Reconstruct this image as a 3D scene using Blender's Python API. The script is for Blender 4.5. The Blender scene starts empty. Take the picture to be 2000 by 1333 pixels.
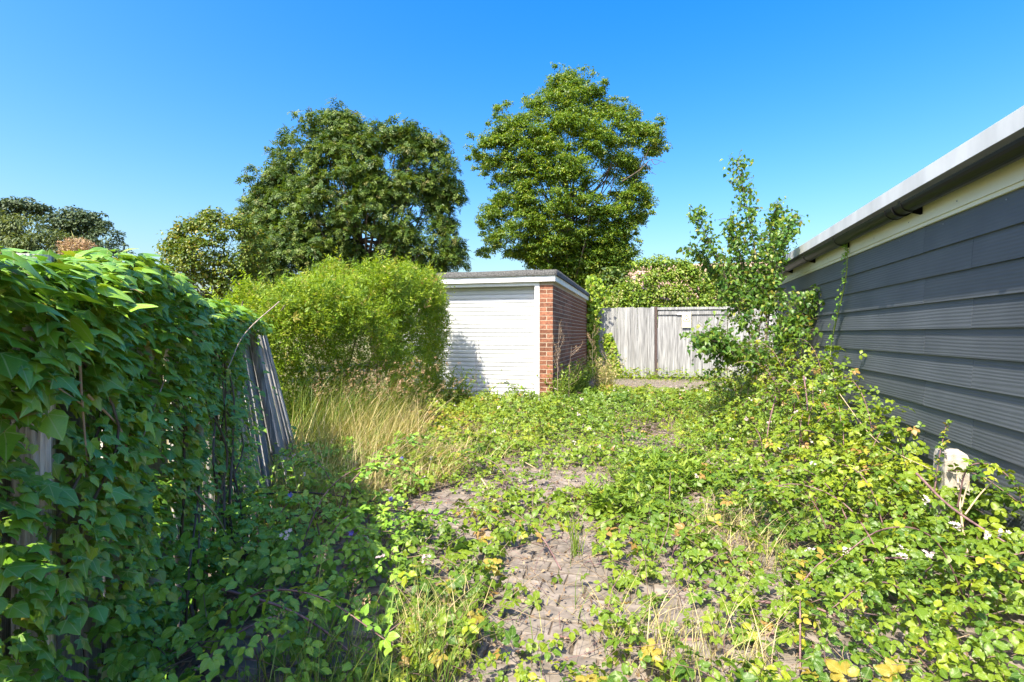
import bpy, math, random
import numpy as np
from mathutils import Matrix, Vector

# ------------------------------------------------------------------ camera, sky, sun, exposure
SC = bpy.context.scene
COL = SC.collection
H = 1.2                                  # eye height
YAW = math.radians(14.5)                 # the drive (+Y) runs 14.5 degrees right of the view
S_, C_ = math.sin(YAW), math.cos(YAW)
F = 1000.0                               # focal length in photo pixels (2000 wide)
HORIZON = 652.0
cam = bpy.data.cameras.new('camera'); cam_o = bpy.data.objects.new('camera', cam); COL.objects.link(cam_o)
cam.sensor_width = 36.0; cam.lens = 36.0 * F / 2000.0
cam.shift_y = (HORIZON - 666.5) / 2000.0
cam.clip_start = 0.05; cam.clip_end = 2000
cam_o.location = (0, 0, H); cam_o.rotation_euler = (math.radians(90), 0, YAW)
SC.camera = cam_o

SUN = Vector((-0.235, -0.74, 1.0)).normalized()
EL = math.asin(SUN.z); AZ = math.atan2(SUN.x, SUN.y)
world = bpy.data.worlds.new('World'); SC.world = world; world.use_nodes = True
wn = world.node_tree
sky = wn.nodes.new('ShaderNodeTexSky'); sky.sky_type = 'NISHITA'; sky.sun_disc = False
sky.sun_elevation = EL; sky.sun_rotation = AZ
sky.air_density = 1.5; sky.dust_density = 4.0; sky.ozone_density = 6.0; sky.altitude = 0
hsv = wn.nodes.new('ShaderNodeHueSaturation'); hsv.inputs['Saturation'].default_value = 1.46; hsv.inputs['Hue'].default_value = 0.511
wn.links.new(sky.outputs[0], hsv.inputs['Color'])
wn.links.new(hsv.outputs[0], wn.nodes['Background'].inputs[0])
wn.nodes['Background'].inputs[1].default_value = 0.101
sun = bpy.data.lights.new('sun', 'SUN'); sun.energy = 3.35; sun.angle = math.radians(0.5); sun.color = (1, 0.92, 0.76)
sun_o = bpy.data.objects.new('sun', sun); COL.objects.link(sun_o)
sun_o.rotation_euler = SUN.to_track_quat('Z', 'Y').to_euler(); sun_o.location = (-6, -10, 20)
SC.view_settings.view_transform = 'Standard'; SC.view_settings.look = 'None'
SC.view_settings.exposure = 1.84; SC.view_settings.gamma = 1
SC.cycles.max_bounces = 7; SC.cycles.transparent_max_bounces = 8

# ------------------------------------------------------------------ plan helpers
def W(xc, d, z=0.0):
    """camera-plan coordinates (metres right of / ahead of the camera) to the place's own axes"""
    return np.array([xc * C_ - d * S_, xc * S_ + d * C_, z])
def at(x, y, d):
    return W((x - 1000) / F * d, d, H - (y - HORIZON) / F * d)
def gr(x, y):
    d = H * F / (y - HORIZON); return W((x - 1000) / F * d, d, 0)
def tocam(X, Y):
    return X * C_ + Y * S_, -X * S_ + Y * C_
rng = np.random.default_rng(7)
R = random.Random(11)
def U(a, b): return R.uniform(a, b)
def noise(P, f=1.0, seed=0):
    r = np.random.default_rng(seed); o = np.zeros(len(P))
    for k in range(7):
        v = r.normal(size=3) * f * (1 + 0.35 * k); o += np.sin(P @ v + r.uniform(0, 6.28)) / (1 + 0.3 * k)
    return o / 2.6
def unit(v): return v / np.maximum(np.linalg.norm(v, axis=-1, keepdims=True), 1e-9)

# ------------------------------------------------------------------ materials
MATS = {}
def nodes(name):
    m = bpy.data.materials.new(name); m.use_nodes = True; MATS[name] = m
    nt = m.node_tree; return m, nt, nt.nodes['Principled BSDF'], nt.nodes['Material Output']
def N(nt, t, **kw):
    n = nt.nodes.new(t)
    for k, v in kw.items():
        if hasattr(n, k): setattr(n, k, v)
        else: n.inputs[k].default_value = v
    return n
def ramp(nt, fac, stops):
    r = nt.nodes.new('ShaderNodeValToRGB'); e = r.color_ramp.elements
    while len(e) < len(stops): e.new(0.5)
    for el, (p, c) in zip(e, stops): el.position = p; el.color = (*c, 1)
    nt.links.new(fac, r.inputs[0]); return r
def mathn(nt, op, a, b=None, c=None):
    n = nt.nodes.new('ShaderNodeMath'); n.operation = op
    for i, v in enumerate((a, b, c)):
        if v is None: continue
        if isinstance(v, (int, float)): n.inputs[i].default_value = v
        else: nt.links.new(v, n.inputs[i])
    return n.outputs[0]
def mixc(nt, fac, a, b, mode='MIX'):
    n = nt.nodes.new('ShaderNodeMix'); n.data_type = 'RGBA'; n.blend_type = mode
    for i, v in ((0, fac), (6, a), (7, b)):
        if isinstance(v, (int, float)): n.inputs[i].default_value = v
        elif isinstance(v, tuple): n.inputs[i].default_value = (*v, 1)
        else: nt.links.new(v, n.inputs[i])
    return n.outputs[2]
def leaf_mat(name, stops, rough=0.45, transl=0.35, vein=None, tint=(1.25, 1.15, 0.45), spec=0.4, vcol=0.45):
    """leaf: colour varies from leaf to leaf; veins from the leaf's own outline coordinates; light passes through"""
    m, nt, p, out = nodes(name)
    a = N(nt, 'ShaderNodeAttribute', attribute_name='rnd')
    oi = N(nt, 'ShaderNodeObjectInfo')
    f = mathn(nt, 'FRACT', mathn(nt, 'ADD', a.outputs['Fac'], oi.outputs['Random'])) if vein == 'ivyobj' else a.outputs['Fac']
    c = ramp(nt, f, stops).outputs[0]
    tc = N(nt, 'ShaderNodeTexCoord')
    nz = N(nt, 'ShaderNodeTexNoise'); nz.inputs['Scale'].default_value = 24; nz.inputs['Detail'].default_value = 3
    nt.links.new(tc.outputs['Object'], nz.inputs['Vector'])
    c = mixc(nt, 0.55, c, mixc(nt, nz.outputs['Fac'], (0.45, 0.5, 0.5), (1.5, 1.45, 1.4)), 'MULTIPLY')
    if vein:
        sx = N(nt, 'ShaderNodeSeparateXYZ'); nt.links.new(tc.outputs['UV'], sx.inputs[0])
        x, y = mathn(nt, 'SUBTRACT', sx.outputs[0], 0.5), sx.outputs[1]
        if vein.startswith('ivy'):
            r = mathn(nt, 'SQRT', mathn(nt, 'ADD', mathn(nt, 'MULTIPLY', x, x), mathn(nt, 'MULTIPLY', y, y)))
            ang = mathn(nt, 'ABSOLUTE', mathn(nt, 'ARCTAN2', x, y))
            dd = mathn(nt, 'MULTIPLY', mathn(nt, 'PINGPONG', ang, 0.47), r)
            v = mathn(nt, 'LESS_THAN', dd, 0.016)
        else:
            mid = mathn(nt, 'LESS_THAN', mathn(nt, 'ABSOLUTE', x), 0.014)
            sl = mathn(nt, 'SUBTRACT', y, mathn(nt, 'MULTIPLY', mathn(nt, 'ABSOLUTE', x), 0.8))
            side = mathn(nt, 'LESS_THAN', mathn(nt, 'PINGPONG', sl, 0.07), 0.008)
            v = mathn(nt, 'MAXIMUM', mid, mathn(nt, 'MULTIPLY', side, 0.6))
        c = mixc(nt, mathn(nt, 'MULTIPLY', v, vcol), c, (0.36, 0.46, 0.16))
    nt.links.new(c, p.inputs['Base Color'])
    p.inputs['Roughness'].default_value = rough; p.inputs['Specular IOR Level'].default_value = spec
    tr = N(nt, 'ShaderNodeBsdfTranslucent'); nt.links.new(mixc(nt, 1.0, c, tint, 'MULTIPLY'), tr.inputs['Color'])
    mx = N(nt, 'ShaderNodeMixShader'); mx.inputs[0].default_value = transl
    nt.links.new(p.outputs[0], mx.inputs[1]); nt.links.new(tr.outputs[0], mx.inputs[2]); nt.links.new(mx.outputs[0], out.inputs[0])
    return m
def plain(name, c1, c2=None, scale=20, rough=0.7, bump=0.0, stretch=(1, 1, 1), coord='Object', spec=0.3, detail=6, objvar=0.0, bdist=0.02):
    m, nt, p, out = nodes(name)
    tc = N(nt, 'ShaderNodeTexCoord'); mp = N(nt, 'ShaderNodeMapping'); mp.inputs['Scale'].default_value = stretch
    nt.links.new(tc.outputs[coord], mp.inputs[0])
    if objvar:
        oi0 = N(nt, 'ShaderNodeObjectInfo'); cb = N(nt, 'ShaderNodeCombineXYZ')
        nt.links.new(mathn(nt, 'MULTIPLY', oi0.outputs['Random'], 37.0), cb.inputs[2])
        nt.links.new(mathn(nt, 'MULTIPLY', oi0.outputs['Random'], 53.0), cb.inputs[0])
        nt.links.new(cb.outputs[0], mp.inputs['Location'])
    nz = N(nt, 'ShaderNodeTexNoise'); nz.inputs['Scale'].default_value = scale; nz.inputs['Detail'].default_value = detail
    nt.links.new(mp.outputs[0], nz.inputs['Vector'])
    c = ramp(nt, nz.outputs['Fac'], [(0.32, c1), (0.68, c2 or c1)]).outputs[0]
    if objvar:
        oi = N(nt, 'ShaderNodeObjectInfo')
        c = mixc(nt, 1.0, c, mixc(nt, oi.outputs['Random'], (1 - objvar,) * 3, (1 + objvar,) * 3), 'MULTIPLY')
    nt.links.new(c, p.inputs['Base Color']); p.inputs['Roughness'].default_value = rough
    p.inputs['Specular IOR Level'].default_value = spec
    if bump:
        b = N(nt, 'ShaderNodeBump'); b.inputs['Strength'].default_value = bump; b.inputs['Distance'].default_value = bdist
        nt.links.new(nz.outputs['Fac'], b.inputs['Height']); nt.links.new(b.outputs[0], p.inputs['Normal'])
    return m

leaf_mat('ivy', [(0.0, (0.10, 0.23, 0.024)), (0.45, (0.16, 0.34, 0.028)), (0.8, (0.23, 0.40, 0.034)), (0.93, (0.30, 0.45, 0.036)), (0.985, (0.34, 0.36, 0.03)), (1.0, (0.26, 0.15, 0.06))], 0.4, 0.26, 'ivy', spec=0.6, vcol=0.65)
leaf_mat('ivy_single', [(0.0, (0.11, 0.25, 0.026)), (0.5, (0.18, 0.37, 0.03)), (0.92, (0.25, 0.44, 0.036)), (1.0, (0.34, 0.48, 0.04))], 0.4, 0.16, 'ivyobj', spec=0.6, vcol=0.65)
leaf_mat('bramble', [(0.0, (0.05, 0.125, 0.012)), (0.35, (0.11, 0.20, 0.013)), (0.7, (0.19, 0.27, 0.014)), (0.93, (0.29, 0.34, 0.016)), (0.97, (0.38, 0.36, 0.03)), (1.0, (0.34, 0.2, 0.06))], 0.42, 0.36, 'mid')
leaf_mat('bramble_shade_lift', [(0.0, (0.10, 0.23, 0.024)), (0.5, (0.18, 0.35, 0.03)), (0.9, (0.26, 0.42, 0.036)), (1.0, (0.34, 0.40, 0.04))], 0.42, 0.22, 'mid')  # brighter copy of bramble; fill light for the shade is put into its colours
leaf_mat('dead_leaf', [(0.0, (0.10, 0.055, 0.03)), (0.6, (0.26, 0.17, 0.10)), (1.0, (0.40, 0.30, 0.19))], 0.8, 0.1)
leaf_mat('hedge', [(0.0, (0.11, 0.20, 0.014)), (0.4, (0.20, 0.32, 0.018)), (0.8, (0.30, 0.41, 0.022)), (0.95, (0.38, 0.42, 0.05)), (1.0, (0.36, 0.26, 0.09))], 0.45, 0.45)
leaf_mat('conifer', [(0.0, (0.03, 0.075, 0.012)), (0.5, (0.08, 0.145, 0.016)), (0.9, (0.145, 0.205, 0.022)), (1.0, (0.17, 0.16, 0.05))], 0.55, 0.32)
leaf_mat('lime_leaf', [(0.0, (0.05, 0.115, 0.012)), (0.5, (0.12, 0.215, 0.016)), (0.88, (0.21, 0.30, 0.022)), (1.0, (0.30, 0.31, 0.04))], 0.42, 0.42)
leaf_mat('laurel_leaf', [(0.0, (0.05, 0.10, 0.012)), (0.5, (0.11, 0.17, 0.018)), (0.85, (0.19, 0.23, 0.022)), (0.95, (0.28, 0.26, 0.03)), (1.0, (0.32, 0.22, 0.05))], 0.45, 0.35)
leaf_mat('pine_leaf', [(0.0, (0.03, 0.06, 0.025)), (1.0, (0.09, 0.13, 0.045))], 0.6, 0.2)
leaf_mat('willow_leaf', [(0.0, (0.06, 0.10, 0.03)), (1.0, (0.16, 0.20, 0.06))], 0.55, 0.3)
leaf_mat('birch_leaf', [(0.0, (0.04, 0.13, 0.02)), (0.5, (0.09, 0.2, 0.022)), (0.9, (0.18, 0.28, 0.03)), (1.0, (0.34, 0.30, 0.05))], 0.4, 0.4, 'mid')
leaf_mat('wisteria_leaf', [(0.0, (0.09, 0.18, 0.02)), (0.6, (0.2, 0.31, 0.03)), (1.0, (0.32, 0.37, 0.06))], 0.45, 0.4)
leaf_mat('catkin', [(0.0, (0.34, 0.36, 0.10)), (1.0, (0.52, 0.47, 0.20))], 0.6, 0.3)
leaf_mat('dry_grass', [(0.0, (0.19, 0.25, 0.05)), (0.35, (0.38, 0.36, 0.12)), (0.7, (0.55, 0.45, 0.22)), (1.0, (0.64, 0.50, 0.32))], 0.6, 0.3)
leaf_mat('green_grass', [(0.0, (0.07, 0.15, 0.02)), (0.6, (0.16, 0.25, 0.03)), (1.0, (0.34, 0.33, 0.08))], 0.5, 0.3)
leaf_mat('seed_head', [(0.0, (0.22, 0.12, 0.06)), (0.5, (0.38, 0.24, 0.13)), (1.0, (0.55, 0.42, 0.28))], 0.8, 0.2)
leaf_mat('petal', [(0.0, (0.62, 0.47, 0.51)), (0.6, (0.70, 0.60, 0.60)), (1.0, (0.72, 0.68, 0.58))], 0.5, 0.35, tint=(1, 1, 1))
leaf_mat('blue_petal', [(0.0, (0.16, 0.13, 0.62)), (1.0, (0.30, 0.24, 0.75))], 0.5, 0.3, tint=(1, 1, 1))
plain('bark', (0.06, 0.045, 0.035), (0.16, 0.13, 0.10), 14, 0.9, 0.6, (1, 1, 0.25))
plain('pale_bark', (0.28, 0.20, 0.14), (0.42, 0.33, 0.26), 30, 0.8, 0.3, (1, 1, 0.3))
plain('cane', (0.10, 0.05, 0.055), (0.26, 0.16, 0.15), 30, 0.6, 0.2)
plain('dry_cane', (0.34, 0.25, 0.15), (0.5, 0.4, 0.27), 30, 0.7, 0.2)
plain('dead_stem', (0.16, 0.11, 0.07), (0.34, 0.26, 0.17), 12, 0.8)
plain('dark_cane', (0.05, 0.035, 0.035), (0.10, 0.07, 0.06), 30, 0.6, 0.2)
plain('green_stem', (0.16, 0.24, 0.05), (0.28, 0.34, 0.09), 40, 0.6)
plain('grey_wood', (0.13, 0.13, 0.13), (0.38, 0.38, 0.375), 9, 0.85, 0.5, (9, 9, 0.5), objvar=0.16)
plain('old_wood', (0.17, 0.165, 0.155), (0.62, 0.60, 0.57), 12, 0.9, 0.9, (8, 8, 0.4), objvar=0.45)
plain('mortar', (0.34, 0.27, 0.20), (0.46, 0.37, 0.28), 60, 0.95, 0.3)
plain('brick', (0.13, 0.05, 0.032), (0.27, 0.115, 0.065), 22, 0.9, 0.35, objvar=0.38)
plain('white_paint', (0.62, 0.62, 0.62), (0.68, 0.68, 0.68), 6, 0.45, 0)
plain('white_door', (0.50, 0.51, 0.52), (0.53, 0.535, 0.54), 2, 0.4, 0)
plain('roof_felt', (0.035, 0.035, 0.035), (0.13, 0.13, 0.128), 45, 0.95, 0.8)
plain('black_plastic', (0.006, 0.006, 0.007), (0.01, 0.01, 0.01), 8, 0.38, 0, spec=0.22)
plain('roof_cap', (0.55, 0.56, 0.56), (0.72, 0.73, 0.73), 5, 0.6, 0.1, (1, 1, 0.35))
plain('fascia_cream', (0.66, 0.61, 0.44), (0.76, 0.73, 0.58), 5, 0.35, 0.0, (1, 0.3, 2))
plain('concrete', (0.27, 0.24, 0.20), (0.46, 0.42, 0.36), 30, 0.95, 0.5)
plain('paving', (0.12, 0.10, 0.08), (0.255, 0.215, 0.18), 17, 0.95, 0.35, objvar=0.16, bdist=0.004, detail=12)
plain('soil', (0.07, 0.053, 0.037), (0.17, 0.13, 0.095), 18, 1.0, 0.8, detail=10)
plain('earth', (0.11, 0.11, 0.05), (0.24, 0.20, 0.10), 3, 1.0, 0.5, detail=8)
plain('roof_tile', (0.34, 0.20, 0.16), (0.48, 0.33, 0.27), 3, 0.9, 0.4, (1, 1, 6))
plain('render_wall', (0.5, 0.46, 0.4), (0.6, 0.56, 0.5), 5, 0.9)
plain('sign_cream', (0.76, 0.68, 0.42), (0.80, 0.74, 0.52), 4, 0.5)
plain('sign_ink', (0.10, 0.06, 0.02), None, 4, 0.5)
plain('steel', (0.16, 0.17, 0.19), (0.3, 0.31, 0.33), 30, 0.45)
plain('glass_dark', (0.03, 0.035, 0.04), None, 4, 0.08, spec=0.6)
def cladding_mat():
    m, nt, p, out = nodes('cladding')
    tc = N(nt, 'ShaderNodeTexCoord'); oi = N(nt, 'ShaderNodeObjectInfo')
    mp = N(nt, 'ShaderNodeMapping'); mp.inputs['Scale'].default_value = (1.3, 20, 1)
    cb = N(nt, 'ShaderNodeCombineXYZ'); nt.links.new(mathn(nt, 'MULTIPLY', oi.outputs['Random'], 91.0), cb.inputs[0]); nt.links.new(mathn(nt, 'MULTIPLY', oi.outputs['Random'], 17.0), cb.inputs[1])
    nt.links.new(cb.outputs[0], mp.inputs['Location']); nt.links.new(tc.outputs['UV'], mp.inputs[0])
    w = N(nt, 'ShaderNodeTexWave', wave_type='BANDS', bands_direction='Y', wave_profile='SIN')
    w.inputs['Scale'].default_value = 0.8; w.inputs['Distortion'].default_value = 11.0; w.inputs['Detail'].default_value = 3.0; w.inputs['Detail Scale'].default_value = 0.38; w.inputs['Detail Roughness'].default_value = 0.5
    nt.links.new(mp.outputs[0], w.inputs['Vector'])
    nz = N(nt, 'ShaderNodeTexNoise'); nz.inputs['Scale'].default_value = 2.5; nt.links.new(tc.outputs['UV'], nz.inputs['Vector'])
    c = ramp(nt, nz.outputs['Fac'], [(0.3, (0.066, 0.076, 0.09)), (0.7, (0.088, 0.099, 0.114))]).outputs[0]
    c = mixc(nt, 1.0, c, mixc(nt, oi.outputs['Random'], (0.92,) * 3, (1.08,) * 3), 'MULTIPLY')
    nt.links.new(c, p.inputs['Base Color']); p.inputs['Roughness'].default_value = 0.5; p.inputs['Specular IOR Level'].default_value = 0.45
    b = N(nt, 'ShaderNodeBump'); b.inputs['Strength'].default_value = 0.2; b.inputs['Distance'].default_value = 0.005
    nt.links.new(w.outputs['Fac'], b.inputs['Height']); nt.links.new(b.outputs[0], p.inputs['Normal'])
cladding_mat()

# ------------------------------------------------------------------ object helpers
def mesh_np(name, V, Fc, uv=None, rnd=None, mat=None, smooth=False):
    V = np.asarray(V, np.float32).reshape(-1, 3); Fc = np.asarray(Fc, np.int32)
    k = Fc.shape[1]
    me = bpy.data.meshes.new(name); me.vertices.add(len(V)); me.vertices.foreach_set('co', V.ravel())
    me.loops.add(Fc.size); me.loops.foreach_set('vertex_index', Fc.ravel())
    me.polygons.add(len(Fc)); me.polygons.foreach_set('loop_start', np.arange(0, Fc.size, k, dtype=np.int32))
    if smooth: me.polygons.foreach_set('use_smooth', np.ones(len(Fc), bool))
    if uv is not None:
        l = me.uv_layers.new(name='UVMap'); l.data.foreach_set('uv', np.asarray(uv, np.float32).reshape(-1, 2)[Fc.ravel()].ravel())
    if rnd is not None:
        a = me.attributes.new('rnd', 'FLOAT', 'POINT'); a.data.foreach_set('value', np.asarray(rnd, np.float32).ravel())
    if mat: me.materials.append(MATS[mat])
    me.update(); me.validate(); return me
def link(name, me, parent=None, kind=None):
    o = bpy.data.objects.new(name, me); COL.objects.link(o)
    if parent is not None:
        o.parent = parent
        if parent.type == 'EMPTY': o.matrix_parent_inverse = Matrix.Translation(-parent.location)
    if kind: o['kind'] = kind
    return o
def thing(name, label, cat, loc, group=None):
    o = bpy.data.objects.new(name, None); COL.objects.link(o); o.location = tuple(loc); o.empty_display_size = 0.2
    o['label'] = label; o['category'] = cat
    if group: o['group'] = group
    return o
def tag(o, label, cat, group=None):
    o['label'] = label; o['category'] = cat
    if group: o['group'] = group
    return o
BOXF = [(0, 3, 2, 1), (4, 5, 6, 7), (0, 1, 5, 4), (1, 2, 6, 5), (2, 3, 7, 6), (3, 0, 4, 7)]
def box_mesh(name, a, b, mat, bev=0.0, jit=0.0):
    (x0, y0, z0), (x1, y1, z1) = a, b
    me = bpy.data.meshes.new(name)
    V = [(x0, y0, z0), (x1, y0, z0), (x1, y1, z0), (x0, y1, z0), (x0, y0, z1), (x1, y0, z1), (x1, y1, z1), (x0, y1, z1)]
    if jit: V = [tuple(c + U(-jit, jit) for c in v) for v in V]
    if bev:
        V = V[:4] + [(x, y, z1 - bev) for x, y, z in V[4:]] + [(x + bev * (1 if x < (x0 + x1) / 2 else -1), y + bev * (1 if y < (y0 + y1) / 2 else -1), z) for x, y, z in V[4:]]
        me.from_pydata(V, [], BOXF[:1] + BOXF[2:] + [(8, 9, 10, 11), (4, 5, 9, 8), (5, 6, 10, 9), (6, 7, 11, 10), (7, 4, 8, 11)])
    else: me.from_pydata(V, [], BOXF)
    me.materials.append(MATS[mat]); return me
def box(name, a, b, mat, parent=None, kind=None): return link(name, box_mesh(name, a, b, mat), parent, kind)
def prism(name, prof, A, B, out, mat, parent=None, up=np.array([0, 0, 1.0])):
    """profile points (out, z) swept from A to B"""
    A, B, out = map(np.asarray, (A, B, out)); n = len(prof); L = np.linalg.norm(B - A)
    V = [A + out * p + up * z for p, z in prof] + [B + out * p + up * z for p, z in prof]
    Fs = [(i, (i + 1) % n, (i + 1) % n + n, i + n) for i in range(n)] + [tuple(range(n))[::-1], tuple(range(n, 2 * n))]
    me = bpy.data.meshes.new(name); me.from_pydata([tuple(v) for v in V], [], Fs)
    uvl = me.uv_layers.new(name='UVMap')
    uv = [(0, z) for p, z in prof] + [(L, z) for p, z in prof]
    for lp in me.loops: uvl.data[lp.index].uv = uv[lp.vertex_index]
    me.materials.append(MATS[mat]); return link(name, me, parent)
def tubes(name, lines, mat, parent=None, sides=5, kind=None, rnd=True):
    Vs, Fs, Rn, o = [], [], [], 0
    for P, r in lines:
        P = np.asarray(P, float); n = len(P); r = np.broadcast_to(np.asarray(r, float), (n,)) if np.ndim(r) == 0 or len(r) == n else np.linspace(r[0], r[1], n)
        T = unit(np.gradient(P, axis=0)); ref = np.where(np.abs(T[:, 2:3]) > 0.9, np.array([[1.0, 0, 0]]), np.array([[0, 0, 1.0]]))
        A = unit(np.cross(T, ref)); B = np.cross(T, A)
        an = np.arange(sides) * 2 * np.pi / sides
        V = P[:, None] + r[:, None, None] * (A[:, None] * np.cos(an)[None, :, None] + B[:, None] * np.sin(an)[None, :, None])
        i = np.arange(n - 1)[:, None] * sides; j = np.arange(sides)[None]; j2 = (j + 1) % sides
        Fs.append(np.stack([i + j, i + j2, i + sides + j2, i + sides + j], -1).reshape(-1, 4) + o)
        Vs.append(V.reshape(-1, 3)); Rn.append(np.full(n * sides, R.random())); o += n * sides
    me = mesh_np(name, np.concatenate(Vs), np.concatenate(Fs), None, np.concatenate(Rn), mat, True)
    return link(name, me, parent, kind)
def curve(pts, n=14):
    """smooth line through the points"""
    P = np.asarray(pts, float)
    if len(P) == 2: return P[0] + (P[1] - P[0]) * np.linspace(0, 1, max(3, n // 2))[:, None]
    Q = np.vstack([2 * P[0] - P[1], P, 2 * P[-1] - P[-2]]); o = []
    for i in range(1, len(Q) - 2):
        for t in np.linspace(0, 1, n // (len(P) - 1) + 1, endpoint=False):
            a, b, c, d = Q[i - 1:i + 3]
            o.append(0.5 * (2 * b + (c - a) * t + (2 * a - 5 * b + 4 * c - d) * t * t + (3 * b - a - 3 * c + d) * t ** 3))
    return np.array(o + [P[-1]])

# ------------------------------------------------------------------ leaf templates: (verts, tris, uv)
def strip_leaf(half, fold=0.3, curl=0.35, width=1.0, wav=0.0):
    ys = [p[1] for p in half[1:-1]]; n = len(ys)
    V = [(0, half[0][1], 0)] + [(0, y, 0) for y in ys] + [(0, half[-1][1], 0)]
    V += [(p[0] * width, p[1], 0) for p in half[1:-1]] + [(-p[0] * width, p[1], 0) for p in half[1:-1]]
    T = []
    for side, off in ((1, n + 2), (-1, 2 * n + 2)):
        def q(*t): T.append(t if side > 0 else t[::-1])
        q(0, off, 1)
        for i in range(n - 1): q(1 + i, off + i, off + i + 1); q(1 + i, off + i + 1, 2 + i)
        q(n, off + n - 1, n + 1)
    V = np.array(V, float)
    V[:, 2] = fold * np.abs(V[:, 0]) - curl * (V[:, 1] - 0.3) ** 2 + wav * np.sin(V[:, 1] * 9) * np.abs(V[:, 0])
    return V, np.array(T), np.c_[V[:, 0] + 0.5, V[:, 1]]
def fan_leaf(half, cy=0.3, fold=0.25, curl=0.3, tw=0.0):
    out = [p for p in half] + [(-p[0], p[1]) for p in half[1:-1][::-1]]
    V = np.array([(0, cy, 0)] + [(x, y, 0) for x, y in out], float); n = len(out)
    T = [(0, 1 + i, 1 + (i + 1) % n) for i in range(n)]
    V[:, 2] = -fold * np.abs(V[:, 0]) ** 1.3 - curl * (V[:, 1] - cy) ** 2 + tw * V[:, 0] * V[:, 1]
    return V, np.array(T), np.c_[V[:, 0] + 0.5, V[:, 1]]
def join(parts):
    Vs, Ts, Us, o = [], [], [], 0
    for V, T, u in parts: Vs.append(V); Ts.append(T + o); Us.append(u); o += len(V)
    return np.concatenate(Vs), np.concatenate(Ts), np.concatenate(Us)
def xf(tpl, ang, scale, off, tilt=0.0, roll=0.0):
    V, T, u = tpl; V = V * scale
    cr, sr = math.cos(roll), math.sin(roll); V = np.c_[V[:, 0] * cr + V[:, 2] * sr, V[:, 1], -V[:, 0] * sr + V[:, 2] * cr]
    ct, st = math.cos(tilt), math.sin(tilt); V = np.c_[V[:, 0], V[:, 1] * ct - V[:, 2] * st, V[:, 1] * st + V[:, 2] * ct]
    c, s = math.cos(ang), math.sin(ang); V = np.c_[V[:, 0] * c + V[:, 1] * s, -V[:, 0] * s + V[:, 1] * c, V[:, 2]]
    return V + np.array(off), T, u
IVY = [(0, 0.02), (0.13, -0.1), (0.33, -0.06), (0.27, 0.15), (0.5, 0.34), (0.23, 0.47), (0.1, 0.76), (0, 1.0)]
IVY2 = [(0, 0.0), (0.2, -0.12), (0.42, -0.02), (0.36, 0.18), (0.48, 0.38), (0.28, 0.52), (0.15, 0.78), (0, 1.0)]
IVY3 = [(0, 0.0), (0.2, -0.12), (0.4, 0.05), (0.44, 0.3), (0.33, 0.5), (0.17, 0.78), (0, 1.0)]
ivy_t = [fan_leaf(IVY, 0.25, 0.3, 0.3, 0.15), fan_leaf(IVY2, 0.28, 0.35, 0.2, -0.2), fan_leaf(IVY3, 0.3, 0.4, 0.35, 0.1), fan_leaf(IVY, 0.25, 0.15, 0.5, -0.1)]
BR = [(0, 0), (0.15, 0.09), (0.2, 0.17), (0.28, 0.25), (0.285, 0.34), (0.335, 0.43), (0.30, 0.52), (0.31, 0.6), (0.23, 0.7), (0.2, 0.79), (0.09, 0.9), (0, 1)]
BM = [(0, 0), (0.24, 0.2), (0.34, 0.45), (0.22, 0.75), (0, 1)]
BL = [(0, 0), (0.32, 0.42), (0, 1)]
def compound(half, k, fold=0.35, seed=0):
    r = random.Random(seed); parts = []
    for a, s in ([(0, 1), (1.25, 0.85), (-1.25, 0.85)] if k == 3 else [(0, 1), (0.85, 0.9), (-0.85, 0.9), (1.9, 0.7), (-1.9, 0.7)]):
        a += r.uniform(-.15, .15); off = (math.sin(a) * 0.1, math.cos(a) * 0.1 + (0.18 if abs(a) < 0.3 else 0), 0)
        parts.append(xf(strip_leaf(half, fold * r.uniform(.5, 1.2), r.uniform(.1, .6), 1, 0.25), a, s, off, r.uniform(-.35, .25), r.uniform(-.3, .3)))
    return join(parts)
br_hi = [compound(BR, 3, seed=1), compound(BR, 3, seed=2), compound(BR, 5, seed=3), compound(BR, 3, seed=4)]
br_md = [compound(BM, 3, seed=5), compound(BM, 3, seed=6), compound(BM, 5, seed=7)]
dia = (np.array([(0, 0, 0), (.33, .42, .08), (0, 1, -.18), (-.33, .42, .08)], float), np.array([(0, 1, 2), (0, 2, 3)]), np.array([(.5, 0), (.83, .42), (.5, 1), (.17, .42)]))
br_lo = [join([xf(dia, a + .1 * k, q, (.1 * math.sin(a), .12 * math.cos(a), 0), .25 * (k - 1), .3 - .2 * k) for a, q in ((0, 1), (1.25, .85), (-1.25, .85))]) for k in range(3)]
oval = strip_leaf(BL, 0.35, 0.3); narrow = strip_leaf([(0, 0), (0.17, 0.4), (0, 1)], 0.4, 0.4)
def sprig(n, leaf, ls, spread=0.9, seed=0):
    r = random.Random(seed); parts = []
    for i in range(n):
        t = i / n; a = r.uniform(0, 6.28)
        V, T, u = xf(leaf, 0, ls * r.uniform(.7, 1.15) * (1 - 0.35 * t), (0, 0, 0), r.uniform(0.1, 0.7), r.uniform(-.6, .6))
        c, s = math.cos(a), math.sin(a); tl = spread * r.uniform(.7, 1.2)
        # lay leaf along y, tip it away from the shoot axis (y) by tl, then turn round the axis by a
        V = np.c_[V[:, 0], V[:, 1] * math.cos(tl) - V[:, 2] * math.sin(tl), V[:, 1] * math.sin(tl) + V[:, 2] * math.cos(tl)]
        V = np.c_[V[:, 0] * c + V[:, 2] * s, V[:, 1], -V[:, 0] * s + V[:, 2] * c]
        parts.append((V + np.array((0, t, 0)), T, u))
    return join(parts)
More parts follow.
